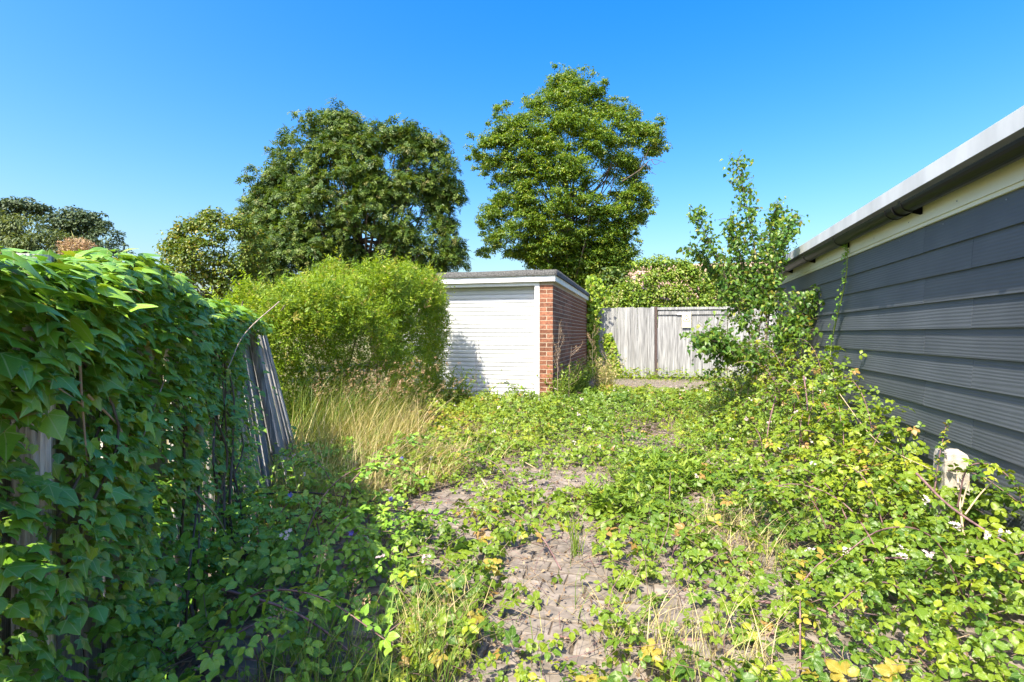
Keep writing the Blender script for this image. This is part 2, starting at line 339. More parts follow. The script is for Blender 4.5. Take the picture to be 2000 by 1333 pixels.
slim = (np.array([(0, 0, 0), (.17, .42, .05), (0, 1, -.16), (-.17, .42, .05)], float), np.array([(0, 1, 2), (0, 2, 3)]), np.array([(.5, 0), (.67, .42), (.5, 1), (.33, .42)]))
oval2 = (np.array([(0, 0, 0), (.33, .42, .08), (0, 1, -.18), (-.33, .42, .08)], float), slim[1], np.array([(.5, 0), (.83, .42), (.5, 1), (.17, .42)]))
hedge_t = [sprig(7, slim, 0.42, 0.9, s) for s in (1, 2, 3)]
def frond(n, seed):
    r = random.Random(seed); V, T = [], []
    for i in range(n):
        t = i / (n - 1); sgn = 1 if i % 2 else -1; L = 0.5 * (1 - 0.7 * t) * r.uniform(.8, 1.2); y = t * 0.85; b = len(V)
        z = r.uniform(-.18, .18)
        V += [(0, y - 0.05, 0), (sgn * L * 0.5, y + L * 0.28 - .07, z * .6), (sgn * L * 0.8, y + L * 0.62, z), (sgn * L * .35, y + L * 0.5 + .06, z * .5)]
        T += [(b, b + 1, b + 2), (b, b + 2, b + 3)]
    V = np.array(V, float); V[:, 2] -= 0.25 * V[:, 1] ** 2
    return V, np.array(T), np.c_[V[:, 0] + .5, V[:, 1]]
frond_t = [frond(7, 1), frond(7, 2), frond(8, 3)]
lime_t = [join([xf(oval2, a, s, (0.15 * math.sin(a), 0.15 * math.cos(a), 0), tl, ro) for a, s, tl, ro in L]) for L in (
    [(0, 1, -.3, .2), (1.7, .9, -.5, .4), (-1.5, .85, .1, -.5)], [(0.3, .9, .2, -.4), (2.2, .95, -.6, .2), (-1.9, .9, -.2, .5)])]
def frames(Nn, T):
    Nn = unit(Nn); T = unit(T - Nn * np.sum(T * Nn, -1, keepdims=True)); return np.cross(T, Nn), T, Nn
def scatter(tpls, P, Nn, T, s, rn=None, r=rng):
    """one mesh's worth of leaves: templates set at points P, facing Nn, tips along T, sizes s"""
    n = len(P); Rr, T, Nn = frames(Nn, T); which = r.integers(0, len(tpls), n); rn = r.random(n) if rn is None else rn
    s = np.broadcast_to(s, (n,)); Vs, Fs, Us, Rn, o = [], [], [], [], 0
    for k, (tv, tt, tu) in enumerate(tpls):
        i = np.where(which == k)[0]
        if not len(i): continue
        fl = np.where(r.random(len(i)) < .5, -1.0, 1.0)
        V = P[i][:, None] + s[i][:, None, None] * (tv[None, :, 0:1] * (Rr[i] * fl[:, None])[:, None] + tv[None, :, 1:2] * T[i][:, None] + tv[None, :, 2:3] * Nn[i][:, None])
        Vs.append(V.reshape(-1, 3)); Fs.append((tt[None] + (np.arange(len(i)) * len(tv))[:, None, None]).reshape(-1, 3) + o)
        Us.append(np.tile(tu, (len(i), 1))); Rn.append(np.repeat(rn[i], len(tv))); o += V.shape[0] * V.shape[1]
    return np.concatenate(Vs), np.concatenate(Fs), np.concatenate(Us), np.concatenate(Rn)
def foliage(name, tpls, P, Nn, T, s, mat, parent=None, kind='stuff', smooth=False, rn=None):
    V, Fc, u, rn = scatter(tpls, P, Nn, T, s, rn)
    return link(name, mesh_np(name, V, Fc, u, rn, mat, smooth), parent, kind)
def single_leaves(name, tpls, P, Nn, T, s, mat, parent, variants=4):
    """large leaves, each an object of its own on shared meshes"""
    Rr, T, Nn = frames(Nn, T); ms = []
    for k, (tv, tt, tu) in enumerate(tpls):
        for v in range(variants): ms.append(mesh_np(name, tv, tt, tu, np.full(len(tv), rng.random()), mat, True))
    inv = Matrix.Translation(-parent.location)
    s = np.broadcast_to(s, (len(P),))
    for i in range(len(P)):
        o = bpy.data.objects.new(name, ms[R.randrange(len(ms))]); COL.objects.link(o); o.parent = parent; o.matrix_parent_inverse = inv
        o.matrix_basis = Matrix(((Rr[i, 0] * s[i], T[i, 0] * s[i], Nn[i, 0] * s[i], P[i, 0]), (Rr[i, 1] * s[i], T[i, 1] * s[i], Nn[i, 1] * s[i], P[i, 1]), (Rr[i, 2] * s[i], T[i, 2] * s[i], Nn[i, 2] * s[i], P[i, 2]), (0, 0, 0, 1)))
def rnd_dir(n, r=rng): return unit(r.normal(size=(n, 3)))
UP = np.array([0, 0, 1.0])

# ------------------------------------------------------------------ the ground and the drive
me = bpy.data.meshes.new('ground'); g = 900
me.from_pydata([(-g, -g, -0.03), (g, -g, -0.03), (g, g, -0.03), (-g, g, -0.03)], [], [(0, 1, 2, 3)]); me.materials.append(MATS['earth'])
link('ground', me, None, 'structure')
xs = np.linspace(-3.0, 3.2, 90); ys = np.linspace(-1.0, 14.1, 200); GX, GY = np.meshgrid(xs, ys)
GP = np.c_[GX.ravel(), GY.ravel(), np.zeros(GX.size)]
GP[:, 2] = -0.0075 + 0.003 * noise(GP, 5, 3)
ii = (np.arange(199)[:, None] * 90 + np.arange(89)[None]).ravel()
drive = link('driveway', mesh_np('driveway', GP, np.c_[ii, ii + 1, ii + 91, ii + 90], None, None, 'soil', True), None, 'structure')

# right outbuilding wall in plan: passes camera-plan (2.475, 2.475), runs along WD
WD = W(0.2785, 0.9604) ; WN = W(-0.9604, 0.2785)       # along / outwards to the drive
W0 = W(2.475, 2.475)
def wall_dist(X, Y): return (X - W0[0]) * WN[0] + (Y - W0[1]) * WN[1]
LA = W((107 - 1000) / F * 1.293, 1.293); LB = W((594 - 1000) / F * 4.3, 4.3)  # left fence
LD = unit(LB - LA); LN = np.array([LD[1], -LD[0], 0])    # towards the drive
LLEN = np.linalg.norm(LB - LA)
def fence_s(X, Y): return (X - LA[0]) * LD[0] + (Y - LA[1]) * LD[1], (X - LA[0]) * LN[0] + (Y - LA[1]) * LN[1]
BARE = [(*gr(x, y)[:2], rx, ry, k) for x, y, rx, ry, k in (
    (1110, 1090, .22, .5, 1), (1085, 1190, .24, .3, .95), (1130, 1290, .13, .16, .7), (870, 985, .24, .5, 1), (1265, 852, .5, .8, 1), (1160, 940, .28, .5, .9),
    (1330, 1195, .22, .16, .55), (1360, 1290, .22, .12, .6), (1420, 1075, .25, .3, .4), (1010, 945, .2, .22, .5), (830, 1010, .2, .2, .6), (1290, 742, 1.3, 1.9, .97), (1100, 880, .3, .35, .5), (900, 900, .3, .4, .4), (1440, 1310, .2, .12, .5), (1835, 1040, .2, .22, .6))]
def cover(X, Y):
    """height and density of the brambles at a spot"""
    P = np.c_[X, Y, 0 * X]; xc, d = tocam(X, Y); w = wall_dist(X, Y); fs, fd = fence_s(X, Y)
    n1, n2 = noise(P, 3.2, 5), noise(P, 7.0, 6)
    h = 0.085 + 0.05 * n1 + 0.03 * n2; den = np.clip(0.43 + 0.42 * n1 + 0.3 * n2, 0.05, 1)
    amp = np.interp(d, [1.2, 2.2, 3.0, 4.3, 5.6, 6.8, 8, 9], [.30, .26, .40, .78, 1.05, 1.02, .5, .2])
    bank = np.exp(-(np.maximum(w, 0) / np.interp(d, [1.5, 4, 6, 7, 8], [.72, .8, .75, .7, .5])) ** 2 * 1.0) * amp
    left = np.exp(-(np.maximum(fd, 0) / 0.62) ** 2) * np.interp(d, [1, 1.8, 3, 4.4, 5.5], [.30, .34, .30, .2, .0])
    back = (0.19 + .09 * n2 + .08 * n1) * np.exp(-((d - 7.1) / 1.25) ** 2)
    bk2 = np.exp(-((d - 6.9) / 1.5) ** 4)
    h = np.maximum(h + bank * (1 + .16 * n2) + left + back, .02); den = np.clip(den + 1.6 * bank / np.maximum(amp, .1) + 1.4 * left / .3 + 0.9 * bk2, 0, 1.25)
    for bx, by, rx, ry, k in BARE:
        e = np.exp(-(((X - bx) / rx) ** 2 + ((Y - by) / ry) ** 2) ** 1.5); den = den * (1 - k * e); h = h * (1 - 0.5 * k * e)
    return h, den
# concrete paving blocks in stretcher courses
blk = []
for j in range(int(14.0 / 0.1075)):
    y = 0.35 + j * 0.1075
    for i in range(int(4.7 / 0.2075)):
        blk.append((-2.55 + i * 0.2075 + (0.104 if j % 2 else 0), y))
blk = np.array(blk); fs, fd = fence_s(blk[:, 0], blk[:, 1]); blk = blk[(fd > 0.15) & (wall_dist(blk[:, 0], blk[:, 1]) > 0.12) & ~((blk[:, 1] > 8.3) & (blk[:, 0] < -1.4))]
xc, d = tocam(blk[:, 0], blk[:, 1]); hh, dn = cover(blk[:, 0], blk[:, 1])
vis = (d > 1.6) & (np.abs(xc / d) < 1.02); score = np.where(vis, (1.05 - np.clip(dn, 0, 1)) / d ** 2.4, 0)
order = np.argsort(-score)
bm_ = [box_mesh('paving_block', (-.1, -.05, -.05), (.1, .05, 0), 'paving', 0.003, 0.0015) for _ in range(6)]
for i in order[:300]:
    o = bpy.data.objects.new('paving_block', bm_[R.randrange(6)]); COL.objects.link(o); o.parent = drive
    o.location = (blk[i, 0] + U(-.004, .004), blk[i, 1] + U(-.004, .004), U(-.0015, .0025)); o.rotation_euler = (U(-.005, .005), U(-.004, .004), U(-.014, .014))
Vs, Fs = [], []
tv = np.array([(x, y, z) for z in (-.05, 0) for x, y in ((-.1, -.05), (.1, -.05), (.1, .05), (-.1, .05))]); tf = np.array(BOXF)
rest = order[300:]; pj = np.c_[blk[rest], rng.uniform(-.003, .006, len(rest))]
V = pj[:, None] + tv[None]; Fq = (tf[None] + (np.arange(len(rest)) * 8)[:, None, None]).reshape(-1, 4)
link('paving_blocks_beyond', mesh_np('paving_blocks_beyond', V.reshape(-1, 3), Fq, None, None, 'paving'), drive, 'stuff').name = 'far_paving'

# ------------------------------------------------------------------ garage
GXR, GYF = W(0.686, 8.6)[0], W(0.686, 8.6)[1]
GL = 5.55; GW = 3.0; GXL = GXR - GW; BT = 2.075
gar = thing('garage', 'flat-roofed brick garage with white roller door behind the hedge', 'garage', (GXR - GW / 2, GYF, 0))
wl = box('brick_wall', (GXR - .1, GYF + .0035, 0), (GXR - .003, GYF + GL, BT), 'mortar', gar)
box('rear_wall', (GXL, GYF + GL - .1, 0), (GXR - .1, GYF + GL - .003, BT - .005), 'mortar', gar)
box('side_wall', (GXL, GYF + .01, 0), (GXL + .1, GYF + GL - .1, BT - .005), 'brick', gar)
JX = GXR - .225                                    # inner edge of the front pier
pier = box('front_pier', (JX + .001, GYF + .003, 0), (GXR - .1, GYF + .22, BT - .002), 'mortar', gar)
def bricks():
    L = []
    for c in range(28):
        z = 0.004 + c * 0.075
        if z + .065 > BT: break
        if c % 2:                                  # header + half on the front, stretchers down the side
            L.append((GXR - .1025, GXR, GYF, GYF + .215, z)); L.append((JX, JX + .1125, GYF, GYF + .1025, z)); y = GYF + .225
        else:
            L.append((JX, GXR, GYF, GYF + .1025, z)); y = GYF + .1125
        while y < GYF + GL - .02:
            L.append((GXR - .1025, GXR, y, min(y + .215, GYF + GL), z)); y += .225
    return L
bl = bricks(); bl.sort(key=lambda b: (b[2] > GYF + .01, b[2]))
cache = {}; far = []
for q, (x0, x1, y0, y1, z) in enumerate(bl):
    key = (round(x1 - x0, 3), round(y1 - y0, 3), q % 3)
    if q < 300:
        if key not in cache: cache[key] = box_mesh('brick', (.001, .0005, 0), (x1 - x0 - .001, y1 - y0 - .002, .062), 'brick', 0, .0012)
        o = bpy.data.objects.new('brick', cache[key]); COL.objects.link(o); o.parent = wl; o.location = (x0 + U(-.001, .001), y0, z)
    else: far.append((x0, x1, y0, y1, z))
V = np.array([[(x, y, zz) for zz in (z, z + .062) for x, y in ((x0, y0), (x1 + rng.uniform(-.002, .002), y0), (x1, y1), (x0, y1))] for x0, x1, y0, y1, z in far])
o = link('far_brickwork', mesh_np('far_brickwork', V.reshape(-1, 3), (tf[None] + (np.arange(len(far)) * 8)[:, None, None]).reshape(-1, 4), None, None, 'brick'), wl, 'stuff')
fr = box('door_frame', (JX - .085, GYF - .012, 0), (JX - .003, GYF + .12, BT - .06), 'white_paint', gar)
box('frame_head', (GXL, GYF - .012, BT - .058), (JX + .0, GYF + .12, BT), 'white_paint', gar)
door = box('roller_door', (GXL + .2, GYF + .165, 0), (JX - .09, GYF + .19, BT - .065), 'white_door', gar)
dw0, dw1 = GXL + .16, JX - .075
prof = [(.006, 0), (-.009, .007), (-.0125, .02), (-.0135, .037), (-.0125, .054), (-.008, .066), (.006, .0715)]
V = [(0, p, z) for p, z in prof] + [(dw1 - dw0, p, z) for p, z in prof]
Fq = [(i, i + 1, i + 8, i + 7)[::-1] for i in range(6)] + [(0, 6, 13, 7)]
sm = bpy.data.meshes.new('slat'); sm.from_pydata(V, [], Fq); sm.materials.append(MATS['white_door'])
for k in range(27):
    o = bpy.data.objects.new('slat', sm); COL.objects.link(o); o.parent = door; o.location = (dw0, GYF + .163 + U(-.0008, .0008), 0.02 + k * 0.0745)
OV = 0.05
box('fascia', (GXL - OV, GYF - OV - .02, BT), (GXR + OV, GYF - OV + .005, BT + .105), 'white_paint', gar)
box('side_fascia', (GXR + OV - .02, GYF - OV + .006, BT + .002), (GXR + OV + .003, GYF + GL + OV, BT + .104), 'white_paint', gar)
box('soffit', (GXL, GYF - OV + .004, BT + .006), (GXR + OV - .021, GYF + GL, BT + .05), 'white_paint', gar)
def slab_top():
    nx, ny = 40, 60; X = np.linspace(GXL - OV - .03, GXR + OV + .03, nx); Y = np.linspace(GYF - OV - .045, GYF + GL + OV, ny); A, B = np.meshgrid(X, Y)
    P = np.c_[A.ravel(), B.ravel(), 0 * A.ravel()]; P[:, 2] = BT + .195 + .006 * noise(P, 3, 8)
    i = (np.arange(ny - 1)[:, None] * nx + np.arange(nx - 1)[None]).ravel(); Fq = np.c_[i, i + 1, i + nx + 1, i + nx]
    e = [j for j in range(nx)] + [nx - 1 + nx * j for j in range(1, ny)] + [nx * ny - 1 - j for j in range(1, nx)] + [nx * (ny - 1) - nx * j for j in range(1, ny)]
    lo = P[e].copy(); lo[:, 2] = BT + .1 + rng.uniform(-.004, .004, len(e)); lo = np.r_[lo]; b = len(P); n = len(e)
    Fq = np.r_[Fq, [(e[j], b + j, b + (j + 1) % n, e[(j + 1) % n]) for j in range(n)]]
    return np.r_[P, lo], Fq
V, Fq = slab_top(); link('felt_roof', mesh_np('felt_roof', V, Fq, None, None, 'roof_felt'), gar)

# ------------------------------------------------------------------ right outbuilding with lapped boards
KA, KB = -2.2, 5.35
ob = thing('clad_outbuilding', 'dark grey lapped-board outbuilding with black gutter and cream fascia', 'building', W0)
def wp(k, out=0.0, z=0.0): return W0 + WD * k + WN * out + UP * z
prism('wall_core', [(-3.0, -.05), (-.004, -.05), (-.004, 2.1), (-3.0, 2.1)], wp(KA), wp(KB - .01), WN, 'soil', ob).data.materials[0] = MATS['steel']
EXP = 0.1675; ZT = 1.897
def wall_k(px):                                   # where the sight line through photo column px meets the wall
    t = (px - 1000) / F; return (2.475 - t * 2.475) / (t * .9604 - .2785)
jA, jB = wall_k(1812), wall_k(1907)
for r_ in range(11):
    z1 = ZT - r_ * EXP + .004; z0 = z1 - EXP
    js = [KA]; j = (jA if r_ % 2 == 0 else jB)
    for q in (j - 3.6, j, j + 3.6):
        if KA + .2 < q < KB - .1: js.append(q)
    js.append(KB)
    for a, b in zip(js[:-1], js[1:]):
        zj = U(-.0015, .0015)
        prism('cladding_board', [(.0135, z0 + zj), (.0245, z0 + zj), (.0098, z1 + .03), (0, z1 + .03)], wp(a + .0015), wp(b - .0015), WN, 'cladding', ob)
pl = prism('plinth', [(-.1, -.05), (-.006, -.05), (-.006, .06), (-.1, .06)], wp(KA), wp(KB), WN, 'mortar', ob)
bmz = box_mesh('brick', (-.1075, -.05, 0), (.1075, .05, .065), 'brick', 0, .0015)
ang = math.atan2(WD[1], WD[0])
for c in range(1):
    k = KA + .12
    while k < KB - .1:
        o = bpy.data.objects.new('brick', bmz); COL.objects.link(o); o.parent = pl; p = wp(k, -.046, -.012 + c * .075); o.location = tuple(p); o.rotation_euler = (0, 0, ang); k += .225
prism('fascia_board', [(-.02, 1.93), (.036, 1.93), (.036, 2.13), (-.02, 2.13)], wp(KA), wp(KB + .02), WN, 'fascia_cream', ob)
prism('soffit_strip', [(.0, 1.905), (.028, 1.905), (.028, 1.929), (.0, 1.929)], wp(KA), wp(KB + .01), WN, 'fascia_cream', ob)
prism('roof_capping', [(-3.1, 2.26), (-3.1, 2.19), (.08, 2.125), (.125, 2.125), (.125, 2.222), (.11, 2.232), (.06, 2.235), (-.2, 2.21)], wp(KA), wp(KB + .06), WN, 'roof_cap', ob)
def half_round(r, th, n=12, c=(0.1, 2.068)):
    a = np.linspace(math.pi, 2 * math.pi, n); outer = [(c[0] + r * math.cos(t), c[1] + r * math.sin(t)) for t in a]
    return outer + [(c[0] + (r - th) * math.cos(t), c[1] + (r - th) * math.sin(t)) for t in a[::-1]]
gut = prism('gutter', half_round(.06, .004), wp(KA), wp(KB + .05), WN, 'black_plastic', ob)
for kk in (wall_k(1880) - .9, wall_k(1815), wall_k(1668), wall_k(1600), wall_k(1555)):
    prism('bracket', [(.037, 1.985)] + half_round(.0655, .004)[:12] + [(.166, 2.078), (.162, 2.078)] + [(.1 + .0612 * math.cos(t), 2.068 + .0612 * math.sin(t)) for t in np.linspace(2 * math.pi, math.pi, 12)] + [(.037, 2.05)], wp(kk), wp(kk + .03), WN, 'black_plastic', gut)
ku = wall_k(1788)
prism('union_clip', half_round(.0655, .006), wp(ku - .055), wp(ku + .055), WN, 'black_plastic', gut)
for e in (-.062, 0.045, .05): prism('union_rib', half_round(.07, .006), wp(ku + e), wp(ku + e + .012), WN, 'black_plastic', gut) if e != .05 else None
prism('corner_trim', [(-.02, 0), (.034, 0), (.034, 1.9), (-.02, 1.9)], wp(KB + .002), wp(KB + .045), WN, 'white_paint', ob)
wf = prism('window_frame', [(-.06, .75), (.02, .75), (.02, 1.75), (-.06, 1.75)], wp(KB + .05), wp(KB + .12), WN, 'white_paint', ob)
prism('window_pane', [(-.03, .8), (-.02, .8), (-.02, 1.7), (-.03, 1.7)], wp(KB + .12), wp(KB + .55), WN, 'glass_dark', wf)
prism('window_jamb', [(-.06, .75), (.02, .75), (.02, 1.75), (-.06, 1.75)], wp(KB + .551), wp(KB + .63), WN, 'white_paint', wf)
nl = bpy.data.meshes.new('nail')
for kk in [KA + .3 + i * .6 for i in range(12)]:
    prism('nail', [(.0355, 1.965), (.0385, 1.965), (.0385, 1.972), (.0355, 1.972)], wp(kk), wp(kk + .007), WN, 'steel', ob)
    prism('nail', [(.012, 1.872), (.0165, 1.872), (.0165, 1.879), (.012, 1.879)], wp(kk + .2), wp(kk + .207), WN, 'steel', ob)

# ------------------------------------------------------------------ back fence and gate
FY = GYF + GL + .12
def fx(px, Y): t = (px - 1000) / F; return (Y * S_ - t * Y * C_) / (-C_ - t * S_)   # X on the line Y where column px looks
bf = thing('board_fence', 'weathered grey upright-board fence beside the brick garage', 'fence', (fx(1220, FY), FY, 0))
x0, x1 = GXR + .06, fx(1278, FY)
bms = []
for v in range(5):
    w = .098
    bms.append(box_mesh('board', (0, -.007, 0), (w, .009, 1.0), 'grey_wood', 0, .0015))
n = int((x1 - x0) / .088)
for i in range(n):
    o = bpy.data.objects.new('board', bms[i % 5]); COL.objects.link(o); o.parent = bf; o.matrix_parent_inverse = Matrix.Translation(-bf.location)
    o.location = (x0 + i * (x1 - x0) / n, FY - (.012 if i % 2 else 0) + U(-.002, .002), .03 + U(-.01, .01)); o.scale = ((x1 - x0) / n / .095, 1, 1.87 + U(-.012, .012)); o.rotation_euler = (0, U(-.004, .004), 0)
for z in (.3, 1.0, 1.65): box('rail', (x0, FY + .013, z), (x1, FY + .06, z + .07), 'grey_wood', bf)
gt0, gt1 = fx(1285, FY - .02), fx(1420, FY - .02)
box('post', (x1 + .004, FY + .03, 0), (gt0 - .014, FY + .09, 1.92), 'dark_cane', bf)  # dark colour paints in the shade of the gap beside the gate
ga = thing('timber_gate', 'weathered grey timber gate with a top rail beside the board fence', 'gate', ((gt0 + gt1) / 2, FY - .02, 0))
gb = [box_mesh('gate_board', (0, -.008, 0), (.1, .008, 1.0), 'grey_wood', 0, .0012) for _ in range(4)]
n = int((gt1 - gt0) / .12)
for i in range(n):
    o = bpy.data.objects.new('gate_board', gb[i % 4]); COL.objects.link(o); o.parent = ga; o.matrix_parent_inverse = Matrix.Translation(-ga.location)
    o.location = (gt0 + i * (gt1 - gt0) / n, FY + .0 + U(-.004, .004), .06); o.scale = ((gt1 - gt0) / n / .102, 1, 1.76)
box('top_rail', (gt0 + .0, FY - .04, 1.70), (gt1 + .05, FY - .012, 1.79), 'grey_wood', ga)
box('head_beam', (gt0 - .012, FY - .05, 1.83), (gt1 + .4, FY + .05, 1.895), 'grey_wood', ga)
lx = fx(1362, FY - .05)
box('latch_bar', (lx - .2, FY - .045, 1.02), (lx + .06, FY - .031, 1.05), 'steel', ga); box('latch_handle', (lx + .06, FY - .06, .9), (lx + .085, FY - .031, 1.05), 'steel', ga)
box('post', (gt1 + .02, FY - .03, 0), (gt1 + .12, FY + .05, 1.825), 'old_wood', ga)
# second board fence panel that runs on behind the birch
bf2 = thing('board_fence', 'grey board fence running on behind the young birch', 'fence', (gt1 + 1, FY, 0))
for i in range(24):
    o = bpy.data.objects.new('board', bms[i % 5]); COL.objects.link(o); o.parent = bf2; o.matrix_parent_inverse = Matrix.Translation(-bf2.location)
    o.location = (gt1 + .13 + i * .095, FY + U(-.002, .002), .03); o.scale = (1, 1, 1.8)
sx, sy = fx(1332, FY - .07), FY - .068
sg = box('warning_sign', (sx, sy, 1.2 + 11 * .0145), (sx + .225, sy + .006, 1.2 + 38 * .0145), 'sign_cream')
tag(sg, 'cream rectangular warning sign with triangle on the timber gate', 'sign')
cx, cz, hw = sx + .112, 1.2 + 22.5 * .0145, .088; tri = [np.array((cx - hw, sy - .003, cz)), np.array((cx + hw, sy - .003, cz)), np.array((cx, sy - .003, cz + .165))]
tubes('warning_triangle', [(np.array([tri[0], tri[1]]), .006), (np.array([tri[1], tri[2]]), .006), (np.array([tri[2], tri[0]]), .006)], 'sign_ink', sg, 4)
box('warning_symbol', (cx - .022, sy - .003, cz + .035), (cx + .026, sy - .0005, cz + .055), 'sign_ink', sg); box('warning_symbol', (cx - .004, sy - .003, cz + .056), (cx + .008, sy - .0005, cz + .075), 'sign_ink', sg)
box('lettering', (sx + .16, sy - .003, cz - .112), (sx + .195, sy - .0005, cz - .1), 'sign_ink', sg)
box('rule_line', (sx + .02, sy - .003, cz - .036), (sx + .205, sy - .0005, cz - .032), 'sign_ink', sg)
pq = box('name_plate', (sx - .12, sy + .02, 1.2 + 34 * .0145), (sx - .004, sy + .026, 1.2 + 37.5 * .0145), 'white_paint'); tag(pq, 'small blank white plate beside the cream warning sign', 'plate')

# ------------------------------------------------------------------ leaning fence on the left
lf = thing('leaning_fence', 'old grey paling fence leaning away under the ivy', 'fence', LA)
SH = 1.33
def lean(s): return math.radians(np.interp(s, [0, 1.2, LLEN], [0, 5, 14]))
s = -1.1; i = 0
pal = [box_mesh('paling', (-.5, -.006, 0), (.5, .006, 1), 'old_wood', 0, .001) for _ in range(4)]
fang = math.atan2(LD[1], LD[0])
npal = 0
while s < LLEN:
    w = U(.035, .06) if s > .9 else U(.09, .11)
    hgt = SH + U(-.04, .02)
    o = bpy.data.objects.new('paling', pal[npal % 4]); COL.objects.link(o); o.parent = lf; o.matrix_parent_inverse = Matrix.Translation(-lf.location)
    a = lean(s); p = LA + LD * (s + w / 2) + LN * (-.03 * R.random())
    o.matrix_basis = Matrix.Translation(p) @ Matrix.Rotation(fang, 4, 'Z') @ Matrix.Rotation(-a, 4, 'X') @ Matrix.Rotation(U(-.02, .02), 4, 'Y') @ Matrix.Diagonal((w, 1.4, hgt, 1))
    s += w + (U(.008, .028) if s > .9 else U(.0, .01)); npal += 1
def fpt(s, z, out=0.0):                           # point on the fence face
    a = lean(s); return LA + LD * s + LN * (out - z * math.sin(a)) + UP * (z * math.cos(a))
for z in (.35, 1.15): tubes('rail', [(np.array([fpt(q, z, -.045) for q in np.linspace(-1.1, LLEN, 9)]), .03)], 'old_wood', lf, 4)
for q in (-.12, 1.08, 2.3):
    a, b = fpt(q, -.0, .03), fpt(q, SH + .05, .03)
    tubes('post', [(np.array([a, (a + b) / 2, b]), .045 if q < 1 else .03)], 'old_wood', lf, 4)
tubes('cap_rail', [(np.array([fpt(q, SH + .03, -.02) for q in np.linspace(-1.1, -.02, 5)]), .018)], 'pale_bark', lf, 4)

# ------------------------------------------------------------------ ivy over the left fence
iv = thing('ivy', 'thick green ivy draped over the leaning fence at the left', 'ivy', LA + LN * .05)
def ivy_points(n, smin, smax, r):
    s = r.uniform(smin, smax, n); z = r.uniform(.02, 1.36, n)
    P2 = np.c_[s, z, 0 * s]
    dens = np.interp(s, [-1.2, .2, 1.0, 1.4, 1.7, 2.0, 3.1], [1, 1, 1, .9, .35, .02, -.1]) * np.interp(z, [0, .3, .7, 1.2, 1.4], [.5, .7, .9, 1, 1]) + .35 * noise(P2, 4.5, 12)
    top = np.clip((z - 1.05) / .3, 0, 1) * np.interp(s, [0, 2, 3], [1, .6, .0]); dens += .4 * top; dens -= .45 * np.clip(noise(P2, 9, 14) - .45, 0, 1) * 2
    for gs, gz, rs, rz in ((-.13, 1.0, .05, .3), (-.02, .42, .06, .3), (.06, .25, .05, .3), (-.1, .2, .06, .2)):
        dens -= .75 * np.exp(-((s - gs) / rs) ** 2 - ((z - gz) / rz) ** 2)
    ok = r.random(n) < dens; return s[ok], z[ok]
def ivy_place(s, z, r):
    n = len(s); bul = np.interp(z, [0, .4, 1.0, 1.25, 1.4], [.05, .07, .10, .15, .10]) * (1 + .5 * noise(np.c_[s, z, 0 * s], 5, 13)) * np.interp(s, [0, 1.2, 2.5], [1, .9, .5])
    out = bul * r.uniform(.25, 1.1, n) + .015
    P = np.array([fpt(a, b, c) for a, b, c in zip(s, z, out)])
    tz = np.clip((z - 1.15) / .22, 0, 1)[:, None]
    Nn = LN[None] * (1 - .55 * tz) + UP[None] * (1.15 + .4 * tz) + r.normal(size=(n, 3)) * .5
    T = -UP[None] * (1 - .5 * tz) + LN[None] * .35 * (1 + tz) + LD[None] * r.normal(size=(n, 1)) * .55
    return P, Nn, T
r1 = np.random.default_rng(21)
s, z = ivy_points(27000, -1.15, 3.05, r1); P, Nn, T = ivy_place(s, z, r1)
size = np.where(r1.random(len(s)) < .3, r1.uniform(.048, .08, len(s)), r1.uniform(.02, .048, len(s))) * np.interp(z, [0, .7, 1.3], [.7, .8, 1.0]) * np.interp(s, [0, .6, 1.5], [1, .85, .8])
xc, d = tocam(P[:, 0], P[:, 1]); sc = np.where((d > .6) & (xc / d > -1.0), size / d, 0); od = np.argsort(-sc)
big, small = od[:300], od[300:]
single_leaves('leaf', ivy_t, P[big], Nn[big], T[big], size[big], 'ivy_single', iv)
foliage('foliage', ivy_t, P[small], Nn[small], T[small], size[small], 'ivy', iv, smooth=True)
# crest of ivy that hangs over the fence top
ncr = 3600; s = r1.uniform(-1.1, 2.3, ncr); crest = SH + np.interp(s, [-.3, .05, .35, .6, .9, 1.4, 2.0, 2.7], [.0, .05, .12, .08, -.02, .02, .02, -.06])
th = r1.uniform(-.3, 3.4, ncr); rr = r1.uniform(.5, 1.05, ncr); wd_ = np.interp(s, [0, .3, 1, 2.6], [.12, .17, .15, .14])
P = np.array([fpt(a, c - .07, 0) for a, c in zip(s, crest)]) + LN[None] * (np.cos(th) * wd_ * rr)[:, None] + UP[None] * (np.sin(th) * .09 * rr)[:, None]
Nn = LN[None] * np.cos(th)[:, None] + UP[None] * (.7 + .5 * np.sin(th))[:, None] + r1.normal(size=(ncr, 3)) * .4
T = LN[None] * (.6 * np.sign(np.cos(th)))[:, None] - UP[None] * .5 + r1.normal(size=(ncr, 3)) * .5
foliage('crest_foliage', ivy_t, P, Nn, T, r1.uniform(.026, .062, ncr), 'ivy', iv, smooth=True)
for k in range(16):
    s0 = U(-.1, 1.3); pts = [fpt(s0 + U(-.1, .1) + U(-.25, .25) * t, .05 + 1.2 * t, U(.03, .12)) for t in np.linspace(0, 1, 5)]
    tubes('stem', [(curve(pts, 16), (U(.004, .008), .003))], 'bark', iv, 5)
for a in ([(170, 770), (230, 830), (265, 880), (330, 720)], [(40, 690), (90, 740), (160, 790)], [(155, 690), (160, 780), (170, 900)], [(380, 960), (430, 1020), (460, 1090)], [(545, 590), (480, 650), (445, 720)]):
    pts = [at(x, y, np.interp(x, [0, 100, 300, 450, 550], [.98, 1.1, 1.55, 2.2, 2.9])) for x, y in a]
    tubes('woody_stem', [(curve(pts, 16), (.0035, .002))], 'pale_bark', iv, 5)
    P = curve(pts, 14); n = len(P)

